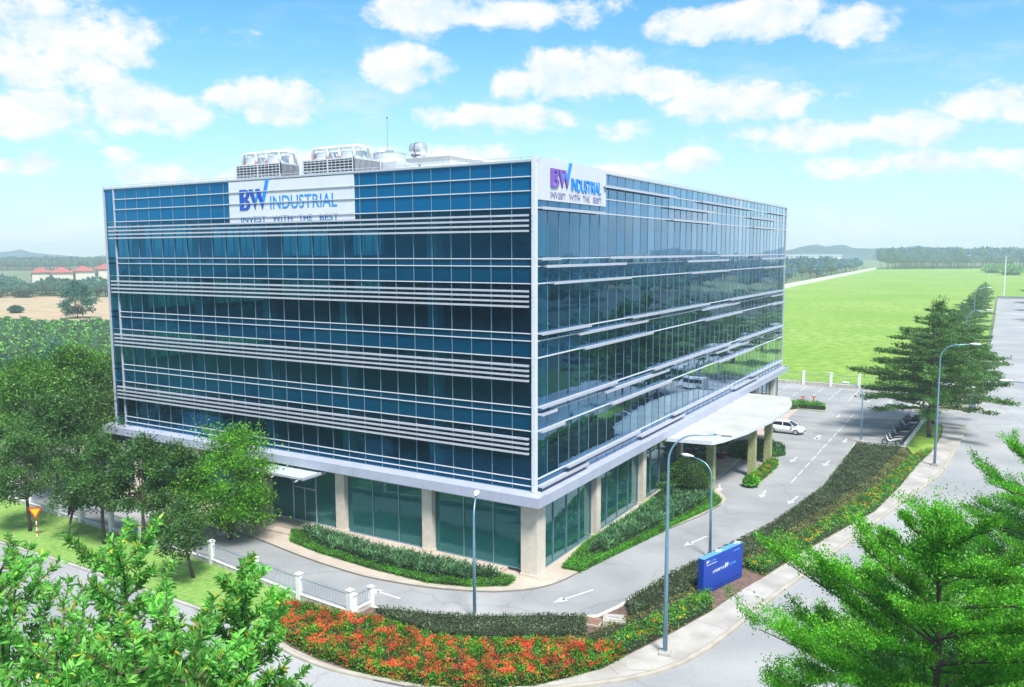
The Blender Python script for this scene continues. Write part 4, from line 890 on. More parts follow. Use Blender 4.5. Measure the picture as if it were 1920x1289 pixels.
# warning triangle
x_, y_ = G(70, 1008); t = thing('give_way_sign', 'yellow triangle sign with red border, point down, on a red and white post', 'sign', (x_, y_, .05), R(38))
mb = MB(); mb.tube([(0, 0, 0), (0, 0, 2.2)], .045, 8); mb.build('post', white, t)
mb = MB(); [mb.lathe((0, 0, z), [(.05, 0), (.05, .22)], 8) for z in (.25, .75, 1.25)]; mb.build('band', mat('sign_red', (.62, .03, .02), .45), t)
def tri_plate(s, y0, y1, zc_):
    mb = MB(); p = [(0, zc_-s*.577*1.0), (s*.5, zc_+s*.289), (-s*.5, zc_+s*.289)]
    mb.add([(a, y0, b) for a, b in p]+[(a, y1, b) for a, b in p], [(0, 1, 2), (5, 4, 3), (0, 3, 4, 1), (1, 4, 5, 2), (2, 5, 3, 0)]); return mb
tri_plate(1.05, -.08, -.05, 2.0).build('plate', mat('sign_red', (.62, .03, .02)), t); tri_plate(.72, -.09, -.081, 2.0).build('plate_face', mat('sign_yellow', (.80, .50, .02), .5), t)

# fences
rail_m = mat('railing_steel', (.26, .33, .42), .5, .3)
wall_old = mat('old_plinth', (.38, .32, .27), .9, 0, .35, 3, bump=.5, col2=(.62, .58, .54))
def fence(label, pts, ph, bw, sp, rail_h, post=.36, rails=True, postm=white, picket=.13):
    t = thing('fence', label, 'fence', (pts[0][0], pts[0][1], 0)); o = np.array(pts[0]); P_ = [np.array(p)-o for p in pts]
    mb = MB(); strip(mb, [tuple(p) for p in P_], .22, bw, -.1); mb.build('base_wall', wall_old, t)
    mb = MB(); strip(mb, [tuple(p) for p in P_], .27, bw+.05, bw); mb.build('coping', kerbw, t)
    for a, b in zip(P_, P_[1:]):
        d = b-a; L_ = np.linalg.norm(d); n = max(1, round(L_/sp)); ang = math.atan2(d[1], d[0])
        for i in range(n+(1 if b is P_[-1] else 0)):
            p = a+d*i/n; mb = MB(); mb.box(-post/2, post/2, -post/2, post/2, -.05, ph); mb.box(-post/2-.04, post/2+.04, -post/2-.04, post/2+.04, ph, ph+.07); mb.lathe((0, 0, ph+.07), [(post*.45, 0), (.02, .09)], 4)
            q = mb.build('post', postm, t); q.location = (p[0], p[1], 0); q.rotation_euler = (0, 0, ang)
        for i in range(n):
            s_ = a+d*i/n; e = a+d*(i+1)/n; dd = (e-s_)/np.linalg.norm(e-s_); s_ = s_+dd*post*.5; e = e-dd*post*.5; mb = MB()
            for z in (bw+.18, rail_h-.18): mb.bar((s_[0], s_[1], z), (e[0], e[1], z), .035, .045)
            m_ = int(np.linalg.norm(e-s_)/picket)
            for k in range(1, m_): q = s_+(e-s_)*k/m_; mb.tube([(q[0], q[1], bw+.06), (q[0], q[1], rail_h)], .013, 4, cap=False)
            mb.build('railing', rail_m, t)
    return t
fence('steel picket fence with white posts on a stained plinth along the left lawn', GP([(-40,920),(20,939),(56,951),(114,969),(153,981),(210,999),(267,1017),(324,1035),(398,1058),(480,1091),(562,1124),(657,1157)]), 1.62, .36, 9, 1.55, .32)
fence('short return of picket fence ending in a small white post by the drive', GP([(664,1154),(696,1138)]), 1.25, .34, 2.4, 1.35, .28)
fence('white post fence along the back of the car park before the meadow', [(-14, 91.9), (19.5, 91.9)], 2.15, .45, 4.15, 2.0, .38, picket=.5)
mb = MB(); a_, b_ = G(1400, 556), G(1642, 505.5); strip(mb, [a_, b_], .4, 2.4, 0); tagit(mb.build('boundary_wall', kerbw), 'long pale wall along the far left edge of the meadow', 'wall')
# drain chambers
t = thing('drain_chamber', 'raised concrete drain box with a slatted lid between the hedges', 'drain box', (*G(1152, 1172), 0), R(20)); MB().box(-.65, .65, -.5, .5, 0, .42).build('box', kerb_m, t); MB().box(-.5, .5, -.36, .36, .42, .47).box(-.3, .3, -.1, .1, .47, .56).build('lid', conc, t)
t = thing('drain_chamber', 'flush rusty drain grate with a stone rim left of the raised box', 'drain box', (*G(1110, 1170), 0), R(5)); MB().box(-.6, .6, -.5, .5, 0, .16).build('rim', kerb_m, t); MB().box(-.48, .48, -.38, .38, .16, .19).build('grate', mat('rust', (.24, .13, .09), .8, 0, .3, 6), t)
t = thing('manhole_cover', 'square concrete inspection cover set in the pavement near the tall lamp', 'cover', (*G(1196, 1252), .112), R(30)); MB().box(-.75, .75, -.55, .55, 0, .012).build('rim', kerb_m, t); MB().box(-.62, .62, -.43, .43, .012, .03).build('lid', conc, t)
# gatehouse
gh = thing('gatehouse', 'small cream gatehouse with a flat roof behind the big roadside tree', 'building', (21.0, 81.0, 0), 0)
MB().box(-2.6, 2.6, -1.8, 1.8, 0, 3.0).build('wall', stone, gh); MB().box(-3.1, 3.1, -2.3, 2.3, 3.0, 3.25).build('roof', alu_w, gh)
o = MB().box(-.6, .5, -1.86, -1.79, 1.1, 2.2).build('window', dark, gh); MB().box(-.7, .6, -1.90, -1.87, 1.02, 1.1).box(-.7, .6, -1.90, -1.87, 2.2, 2.28).build('frame', white, o); MB().box(1.4, 2.2, -1.85, -1.79, 0, 2.2).build('door', mullion, gh)

# ================================================================== PLANTING
DH = [(705,1151),(740,1153),(800,1161),(900,1167),(1000,1165),(1098,1166),(1096,1196),(1000,1202),(900,1203),(820,1196),(760,1178)]
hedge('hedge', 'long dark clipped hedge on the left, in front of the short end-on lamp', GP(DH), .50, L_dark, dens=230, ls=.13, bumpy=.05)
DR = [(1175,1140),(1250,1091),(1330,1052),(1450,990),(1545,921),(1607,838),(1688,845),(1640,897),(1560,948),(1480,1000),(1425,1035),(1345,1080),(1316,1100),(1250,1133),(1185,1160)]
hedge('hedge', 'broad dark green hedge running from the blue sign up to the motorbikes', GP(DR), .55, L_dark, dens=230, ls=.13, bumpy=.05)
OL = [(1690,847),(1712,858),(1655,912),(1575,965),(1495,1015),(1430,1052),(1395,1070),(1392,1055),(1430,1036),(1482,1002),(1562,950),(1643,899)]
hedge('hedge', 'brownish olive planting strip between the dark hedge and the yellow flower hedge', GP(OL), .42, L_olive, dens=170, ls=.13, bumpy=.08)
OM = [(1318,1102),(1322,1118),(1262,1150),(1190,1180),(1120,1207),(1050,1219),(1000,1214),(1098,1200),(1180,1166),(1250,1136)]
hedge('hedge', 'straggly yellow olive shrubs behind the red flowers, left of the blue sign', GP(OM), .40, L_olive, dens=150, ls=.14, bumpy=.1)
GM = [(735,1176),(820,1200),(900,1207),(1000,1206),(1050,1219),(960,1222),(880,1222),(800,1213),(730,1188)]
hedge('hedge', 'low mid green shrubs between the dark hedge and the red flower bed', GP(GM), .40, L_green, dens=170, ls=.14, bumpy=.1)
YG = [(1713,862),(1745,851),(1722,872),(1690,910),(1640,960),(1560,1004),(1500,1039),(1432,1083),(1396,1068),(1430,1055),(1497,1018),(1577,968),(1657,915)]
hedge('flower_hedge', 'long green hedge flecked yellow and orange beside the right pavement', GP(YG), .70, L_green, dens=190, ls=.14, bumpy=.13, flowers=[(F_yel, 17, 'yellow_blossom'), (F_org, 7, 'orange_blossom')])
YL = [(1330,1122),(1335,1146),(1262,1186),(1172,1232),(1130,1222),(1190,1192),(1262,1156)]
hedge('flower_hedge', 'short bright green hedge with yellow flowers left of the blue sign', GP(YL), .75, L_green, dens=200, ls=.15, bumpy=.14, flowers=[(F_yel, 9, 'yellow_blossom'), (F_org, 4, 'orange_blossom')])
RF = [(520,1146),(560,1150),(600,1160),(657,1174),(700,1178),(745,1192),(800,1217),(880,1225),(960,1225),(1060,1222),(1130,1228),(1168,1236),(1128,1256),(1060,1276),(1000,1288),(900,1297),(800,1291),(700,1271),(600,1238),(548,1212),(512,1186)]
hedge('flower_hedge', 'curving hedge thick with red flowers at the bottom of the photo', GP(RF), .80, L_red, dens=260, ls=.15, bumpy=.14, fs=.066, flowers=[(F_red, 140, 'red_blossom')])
B1 = [(548,997),(590,1000),(700,1033),(850,1062),(966,1088),(952,1099),(880,1101),(800,1093),(700,1068),(600,1038),(545,1016)]
Z1 = .12
B1w = GP(B1, Z1)
hedge('clipped_border', 'bright green clipped border planting below the left shop windows', B1w, .42, L_box, cat='shrub bed', dens=300, ls=.10, bumpy=.04)
hedge('strap_plants', 'dark arching strap leaved plants inside the left border', GP([(570,999),(600,1003),(700,1036),(850,1066),(935,1085),(880,1090),(800,1080),(700,1056),(600,1026)], .2), .78, L_strap, cat='plants', dens=150, ls=.42, bumpy=.06, strap=True, asp=.14)
B2 = GP([(1055,1066),(1100,1020),(1180,972),(1240,925),(1275,900),(1335,925),(1352,940),(1345,948),(1250,992),(1150,1040),(1085,1072)], Z1)
hedge('clipped_border', 'bright green clipped border on the right side of the building corner', B2, .42, L_box, cat='shrub bed', dens=300, ls=.10, bumpy=.04)
hedge('strap_plants', 'dark arching strap leaved plants in the right hand border', GP([(1110,1038),(1150,1000),(1230,950),(1275,915),(1330,930),(1300,955),(1200,1005),(1130,1040)], .2), .78, L_strap, cat='plants', dens=150, ls=.42, bumpy=.06, strap=True, asp=.14)
def dome_bush(name, label, x, y, z, r, h, leafm, n, ls, cat='bush'):
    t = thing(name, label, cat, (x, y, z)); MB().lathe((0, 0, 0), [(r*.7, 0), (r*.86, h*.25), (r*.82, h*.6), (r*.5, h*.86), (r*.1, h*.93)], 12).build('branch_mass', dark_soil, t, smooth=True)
    u = unit(rng.normal(size=(n, 3))); u[:, 2] = np.abs(u[:, 2])*1.15-.15; p = u*np.array([r, r, h*.55])*rng.uniform(.9, 1.03, (n, 1)); p[:, 2] += h*.42; p *= (1+.04*np.sin(p[:, :1]*5)*np.sin(p[:, 1:2]*4))
    leaves('foliage', p, unit(u+rng.normal(size=(n, 3))*.7), ls*rng.uniform(.6, 1.3, n), ls*.5, leafm, t); return t
x_, y_ = G(1293, 926, .1); dome_bush('round_bush', 'large clipped round bush in the border beside the porch pillar', x_, y_, .1, 1.9, 3.5, L_tree, 9000, .15)
# island and far beds
ISL = GP([(1400,913),(1392,905),(1405,893),(1447,862),(1462,866),(1462,876),(1425,911)]); mb = MB(); mb.prism(ISL, -.05, .14); struct('kerb', mb, kerb_m)
hedge('island_planting', 'green island planting with orange flowers at the foot of the porch pillars', GP([(1410,904),(1408,894),(1446,865),(1459,868),(1458,876),(1424,906)], .14), .65, L_box, cat='shrub bed', dens=250, ls=.12, flowers=[(F_org, 22, 'orange_blossom')])
x_, y_ = G(1409, 911, .1); dome_bush('potted_fern', 'yellow green spiky plant at the near tip of the porch island', x_, y_, .14, .55, .8, L_ter, 500, .35, 'plant')
BD3 = GP([(1362,857),(1375,840),(1420,832),(1466,842),(1475,852),(1440,858),(1395,862)]); mb = MB(); mb.prism(BD3, -.05, .13); struct('kerb', mb, kerb_m)
hedge('strap_plants', 'dark bushy planting behind the porch pillars beside the parked car', GP([(1366,856),(1378,842),(1420,834),(1462,843),(1470,851),(1436,856),(1395,859)], .13), .8, L_strap, cat='plants', dens=150, ls=.35, strap=True, asp=.2)
hedge('clipped_border', 'bright green edging round the bed behind the porch pillars', GP([(1400,861),(1372,858),(1378,855),(1436,854),(1469,849),(1473,852),(1440,858)], .13), .5, L_box, cat='shrub bed', dens=260, ls=.12)
BD4 = GP([(1462,774),(1470,762),(1500,757),(1540,764),(1554,770),(1548,774),(1500,768)]); mb = MB(); mb.prism(BD4, -.05, .14); struct('kerb', mb, kerb_m)
hedge('island_planting', 'small green island bed at the far end of the parking bays', GP([(1466,771),(1472,763),(1500,759),(1538,765),(1548,770),(1500,766)], .14), .9, L_green, cat='shrub bed', dens=150, ls=.2)
for px, lb in ((1505, 'left red standpipe in the far island bed'), (1525, 'right red standpipe in the far island bed')):
    x_, y_ = G(px, 763); t = thing('standpipe', lb, 'standpipe', (x_, y_, .1), 0, 'standpipes in the far island'); MB().tube([(0, 0, 0), (0, 0, 1.35)], .07, 8).build('pipe', mat('sign_red', (.62, .03, .02)), t); MB().tube([(-.28, 0, 1.3), (.28, 0, 1.3)], .07, 8).build('outlet', mat('sign_red', (.62, .03, .02)), t)
# potted bonsai by the porch
def bonsai(x, y, label, s=1.):
    t = thing('potted_tree', label, 'potted tree', (x, y, .11), rnd.uniform(0, 6), 'potted trees by the porch')
    MB().lathe((0, 0, 0), [(.35*s, 0), (.38*s, .1), (.55*s, .55*s), (.62*s, .6*s), (.62*s, .7*s), (.5*s, .66*s)], 16).build('pot', mat('glazed_maroon', (.20, .02, .03), .25), t, smooth=True)
    mb = MB(); mb.tube([(0, 0, .6*s), (.12*s, .05, 1.1*s), (-.05, -.05, 1.7*s), (.03, 0, 2.4*s)], [.10*s, .08*s, .06*s, .03*s], 6)
    pads = [(.55, .1, 1.45, .5), (-.55, -.1, 1.55, .5), (.1, .5, 1.75, .45), (0, -.45, 1.9, .42), (.05, 0, 2.45, .55)]
    for a in pads: mb.tube([(0, 0, a[2]*s-.25), (a[0]*s, a[1]*s, a[2]*s)], [.04, .02], 5)
    mb.build('trunk', bark, t)
    pos = np.concatenate([rng.normal(size=(220, 3))*np.array([a[3]*.5, a[3]*.5, .10])*s+np.array(a[:3])*s for a in pads]); leaves('crown', pos, unit(rng.normal(size=pos.shape)+np.array([0, 0, .5])), .16, .08, L_tree, t)
x_, y_ = G(1352, 860, .1); bonsai(x_, y_, 'cloud pruned tree in a maroon pot, beside the green bed at the porch')
bonsai(1.6, 24.4, 'cloud pruned tree in a pot behind the round bush against the glass'); bonsai(1.5, 20.6, 'cloud pruned tree in a pot standing nearest the building corner', .9)
bonsai(1.4, 31.2, 'cloud pruned tree in a pot at the porch doors', .9)

# ================================================================== TREES
# layered roadside trees
layer_tree('layered_tree', 'near bright green tiered tree spreading across the lower right corner', (24.5, -20.7), 14.2, 6.2, L_ter, 380000, 5, .080, base=.34, whorls=11, rise=.38, trunk_r=.2, width=.2, fan=1.05)
layer_tree('layered_tree', 'darker tiered tree cut by the right edge behind the near bright one', (27.9, -5.5), 13.6, 6.4, L_ter, 200000, 9, .09, base=.3, whorls=11, rise=.38, trunk_r=.2, fan=1.05)
layer_tree('layered_tree', 'tiered tree low at the bottom right corner', (31.0, -23.5), 11.5, 5.6, L_ter, 60000, 15, .12, base=.3, whorls=11, rise=.34, trunk_r=.18)
G1 = 'tiered trees along the road'
x_, y_ = G(1741, 822); big = layer_tree('layered_tree', 'big dark tiered tree standing on the grass patch beside the motorbikes', (x_, y_), 14.2, 8.8, L_ter2, 42000, 21, .24, G1, base=.24, whorls=11, rise=.12, trunk_r=.26)
x_, y_ = G(1749, 797); b2 = layer_tree('layered_tree', 'second tiered tree close behind the one on the grass patch', (x_, y_), 15.2, 8.0, L_ter2, 30000, 22, .26, G1, base=.26, whorls=10, rise=.12, trunk_r=.28)
L_ter3 = leaf_mat('leaf_terminalia_grey', (.08, .19, .055), (.22, .40, .11), .35)
b3 = layer_tree('layered_tree', 'third tiered tree of the roadside row, right after the gatehouse', (19.3, 92), 12.5, 7.2, L_ter3, 20000, 23, .32, G1, base=.25, whorls=9, rise=.15, trunk_r=.24)
for i, (yy, lb) in enumerate([(112, 'fourth tree of the roadside row away from the camera'), (134, 'fifth tree of the roadside row'), (160, 'sixth tree of the roadside row'), (190, 'seventh tree of the roadside row, well up the road'), (226, 'eighth tree of the roadside row'), (270, 'ninth tree of the roadside row, beside the seam in the road'), (320, 'tenth tree of the roadside row, near the blue barrier'), (372, 'last tree of the roadside row, nearest the blue barrier')]):
    c = copy_tree(b3); c.location = (18.8+rnd.uniform(-.5, .3), yy, 0); c.rotation_euler = (0, 0, rnd.uniform(0, 6)); s_ = rnd.uniform(.8, .95)*(1-.0009*yy); c.scale = (s_*.95, s_*.95, s_); c['label'] = lb
for i, (yy, lb) in enumerate([(250, 'tiered tree on the right verge, touching the right edge of the photo'), (300, 'tiered tree further up the right verge'), (352, 'tiered tree at the far end of the right verge')]):
    c = copy_tree(b3); c.location = (38.5, yy, 0); c.rotation_euler = (0, 0, rnd.uniform(0, 6)); c['label'] = lb
# slender foreground trees
G2 = 'slender young trees in the foreground'
def from_cam(px, dist): d = ray(px, 700); l = math.hypot(d.x, d.y); return (CX+d.x/l*dist, CY+d.y/l*dist)
def ztop(px, py, dist): d = ray(px, py); return CZ+d.z/math.hypot(d.x, d.y)*dist
for px, py, dist, r, n, sd_, lb in [(205, 1030, 19, 2.4, 13000, 31, 'slender tree with drooping narrow leaves, second from the left edge, its tip against the lawn'), (412, 1050, 18, 1.75, 12500, 32, 'bright slender tree whose tip reaches the picket fence'), (5, 1035, 19, 2.3, 11000, 33, 'slender leafy tree cut by the left edge'),
    (320, 1165, 15.0, 2.0, 12000, 34, 'lower bright slender tree between the two tall ones at the bottom'), (90, 1180, 15.5, 2.2, 11000, 35, 'low leafy young tree in the bottom left corner'), (445, 1205, 15, 1.1, 4500, 36, 'thin young tree hanging over the pavement at the bottom'),
    (375, 1185, 13.5, 1.5, 9500, 37, 'bright young tree nearest the camera, below the tallest tip'), (205, 1195, 14.5, 1.9, 10500, 38, 'leafy young tree at the bottom, left of the middle one')]:
    x_, y_ = from_cam(px, dist); stem_tree('young_tree', lb, (x_, y_), ztop(px, py, dist), sd_, n, r, .52, .165, G2)
# fence side trees
G3 = 'trees on the lawn along the picket fence'
def at_px(px, py): return G(px, py)
for (bx, by, h, r, lm, n, sd_, lb, ln) in [(57, 998, 7.6, 2.3, L_tree, 7000, 41, 'round headed dark tree, leftmost on the lawn by the warning sign', (-.6, -.2)), (125, 1018, 6.0, 1.9, L_tree, 5000, 42, 'thin leaning tree just right of the triangle sign', (-1.2, -.2)),
    (196, 1022, 8.0, 2.0, L_tree, 8000, 43, 'dark tree with its trunk ending at the middle of the lawn', (0, 0)), (268, 1022, 8.0, 2.2, L_tree, 9000, 44, 'dark tree with yellowish leaves in front of the building ledge', (.2, 0)),
    (338, 1030, 7.7, 1.8, L_tree, 7000, 45, 'dark narrow tree between the yellowish tree and the bright one', (0, 0)), (364, 1085, 5.6, 1.8, L_tree, 4500, 47, 'lower dark tree at the foot of the bright one', (.8, .2))]:
    x_, y_ = at_px(bx, by); broad_tree('lawn_tree', lb, (x_, y_), h, r, lm, n, sd_, .24, .34, ln, G3, bark)
x_, y_ = at_px(432, 1012); broad_tree('lawn_tree', 'full bright green tree in front of the glass entrance canopy', (x_, y_), 8.8, 3.5, L_tree2, 18000, 46, .24, .06, (0, 0), G3, bark, clumps=70)
G4 = 'trees beyond the left end of the building'
for (bx, by, h, r, lm, n, sd_, lb) in [(150, 900, 12.8, 4.3, L_tree3, 15000, 51, 'tall bushy tree against the left end of the building'), (75, 885, 11.6, 3.9, L_tree3, 14000, 52, 'tall bushy tree left of the tallest one, brighter at the top'), (0, 870, 9.4, 3.4, L_tree, 10000, 53, 'dark tree at the left edge behind the fence'),
    (195, 905, 11, 3.6, L_tree, 9000, 54, 'dark narrow tree touching the corner of the building ledge'), (110, 930, 9, 3.4, L_tree, 8000, 55, 'lower dark tree behind the fence, left of the ledge corner'), (35, 815, 9.0, 3.6, L_tree, 8000, 56, 'dark tree further back at the left edge'), (190, 800, 9.5, 3.8, L_tree3, 9000, 57, 'bushy tree half hidden by the building edge'),
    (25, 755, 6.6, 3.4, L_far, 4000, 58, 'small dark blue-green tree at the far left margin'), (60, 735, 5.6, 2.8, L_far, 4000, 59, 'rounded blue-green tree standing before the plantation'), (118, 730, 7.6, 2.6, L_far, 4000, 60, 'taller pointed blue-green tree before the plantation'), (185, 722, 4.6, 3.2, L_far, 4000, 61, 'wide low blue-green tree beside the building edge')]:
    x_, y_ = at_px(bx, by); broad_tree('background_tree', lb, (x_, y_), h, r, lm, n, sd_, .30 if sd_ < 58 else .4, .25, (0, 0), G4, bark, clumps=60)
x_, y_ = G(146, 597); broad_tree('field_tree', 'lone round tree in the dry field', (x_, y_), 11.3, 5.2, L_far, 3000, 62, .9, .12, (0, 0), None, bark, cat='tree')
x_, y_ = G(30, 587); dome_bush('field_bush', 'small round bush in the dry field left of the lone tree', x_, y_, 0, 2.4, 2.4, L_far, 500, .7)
# plantation and far woods
forest('plantation', 'light green young plantation beyond the compound', pts_in(GP([(-120,720),(240,725),(236,655),(-120,650)]), 360), 6.2, 2.6, L_farlight, 110, .52, seed=4, cat='plantation')
forest('plantation', 'darker far edge of the plantation before the dry field', pts_in(GP([(-120,656),(240,660),(236,640),(-120,634)]), 200), 5.6, 2.6, L_farlight, 90, .6, seed=5, cat='plantation')
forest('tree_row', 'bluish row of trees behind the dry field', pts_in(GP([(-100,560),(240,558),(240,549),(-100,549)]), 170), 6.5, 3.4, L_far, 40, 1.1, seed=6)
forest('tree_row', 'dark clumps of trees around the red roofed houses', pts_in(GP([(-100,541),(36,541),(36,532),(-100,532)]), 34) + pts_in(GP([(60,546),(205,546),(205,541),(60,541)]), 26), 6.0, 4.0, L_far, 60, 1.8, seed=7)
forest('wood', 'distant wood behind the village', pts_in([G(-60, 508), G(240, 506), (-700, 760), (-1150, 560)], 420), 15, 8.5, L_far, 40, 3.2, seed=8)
forest('wood', 'dense wood tinted haze blue beyond the meadow on the right', pts_in([G(1644, 505.5), G(2050, 503), (260, 1290), (-90, 1240)], 560), 23, 8.5, L_hazeblue, 70, 3.0, seed=9)
forest('wood', 'far wood between the building and the meadow corner', pts_in([(-90, 470), (-110, 985), (-300, 1000), (-260, 420)], 330), 14, 6.5, L_hazeblue, 46, 2.4, seed=10)
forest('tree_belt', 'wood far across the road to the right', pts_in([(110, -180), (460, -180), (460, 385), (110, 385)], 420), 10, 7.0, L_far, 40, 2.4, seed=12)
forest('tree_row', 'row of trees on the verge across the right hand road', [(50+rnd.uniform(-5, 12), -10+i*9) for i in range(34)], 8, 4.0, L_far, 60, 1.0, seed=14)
forest("tree_belt", "scattered wood beyond the right verge of the road", pts_in([(75, 395), (420, 395), (420, 900), (85, 900)], 260), 12, 8.0, L_hazeblue, 40, 2.4, seed=15)
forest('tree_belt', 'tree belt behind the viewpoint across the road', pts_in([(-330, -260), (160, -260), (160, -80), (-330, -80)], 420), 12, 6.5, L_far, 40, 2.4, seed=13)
x_, y_ = G(1895, 516); dome_bush('far_bush', 'rounded bush on the far rim of the meadow near the mast', x_, y_, 0, 9, 8, L_farlight, 700, 2.2); x_, y_ = G(1868, 512); dome_bush('far_bush', 'low bush left of the mast on the meadow rim', x_, y_, 0, 12, 7, L_farlight, 700, 2.4)
# village
roof_red = mat('roof_tile_red', (.38, .10, .085), .8, 0, .15, .4); cream_w = mat('house_cream', (.66, .60, .52), .8)
def house(px, py, wd_, dp_, h, label, rz=R(-28), st=2):
    x, y = G(px, py); t = thing('village_house', label, 'house', (x, y, 0), rz, 'red roofed houses in the distance')
    MB().box(-wd_/2, wd_/2, 0, dp_, 0, h).build('wall', cream_w, t)
    mb = MB(); e = 1.0; a = min(dp_/2+e, wd_/2); mb.add([(-wd_/2-e, -e, h), (wd_/2+e, -e, h), (wd_/2+e, dp_+e, h), (-wd_/2-e, dp_+e, h), (-wd_/2-e+a, dp_/2, h+3.6), (wd_/2+e-a, dp_/2, h+3.6)], [(0, 1, 5, 4), (1, 2, 5), (2, 3, 4, 5), (3, 0, 4), (3, 2, 1, 0)]); mb.build('roof', roof_red, t)
    for s_ in range(st):
        for i in range(int(wd_/4)): xx = -wd_/2+2+4*i; MB().box(xx-.6, xx+.6, -.06, .0, 1.2+3.6*s_, 2.8+3.6*s_).build('window', dark, t)
house(60, 532, 28, 12, 8, 'cream house with a red hip roof, leftmost of the village'); house(98, 534, 32, 12, 8.5, 'second long red roofed house from the left'); house(140, 532, 28, 12, 9, 'red roofed house in the middle of the village row'); house(182, 530, 28, 12, 10, 'tallest pale house with a red hip roof, right end of the village by the office')
t = thing('warehouse', 'long low white warehouse beyond the wood right of the office', 'warehouse', (*G(1500, 497), 0), R(20)); MB().box(-60, 60, 0, 30, 0, 14).build('wall', white, t); MB().box(-62, 62, -1, 31, 14, 15.5).build('roof', alu_w, t)

# ================================================================== VEHICLES
car_w = mat('car_white', (.80, .80, .80), .25, 0, .01); car_glass = mat('car_glass', (.015, .02, .03), .08); tyre_m = mat('tyre', (.02, .02, .02), .8); rim_m = mat('rim', (.55, .56, .58), .3, .7)
def wheel(par, x, y, r=.33, wd_=.22):
    mb = MB(); mb.lathe((0, -wd_/2, 0), [(r*.6, 0), (r*.94, .01), (r, .05), (r, wd_-.05), (r*.94, wd_-.01), (r*.6, wd_)], 20, 'y'); o = mb.build('wheel', tyre_m, par, smooth=True); o.location = (x, y, r)
    s_ = -1 if y < 0 else 1; mb = MB(); mb.lathe((0, s_*wd_/2-(.0 if s_ > 0 else .02), 0), [(r*.62, 0), (r*.62, .02)], 16, 'y'); q = mb.build('rim', rim_m, o); mb = MB()
    for k in range(5): a = 2*math.pi*k/5+.2; mb.bar((0, s_*(wd_/2+.025), 0), (r*.6*math.cos(a), s_*(wd_/2+.025), r*.6*math.sin(a)), .05, .03, (0, 1, 0))
    mb.build('spoke', rim_m, q) if False else None
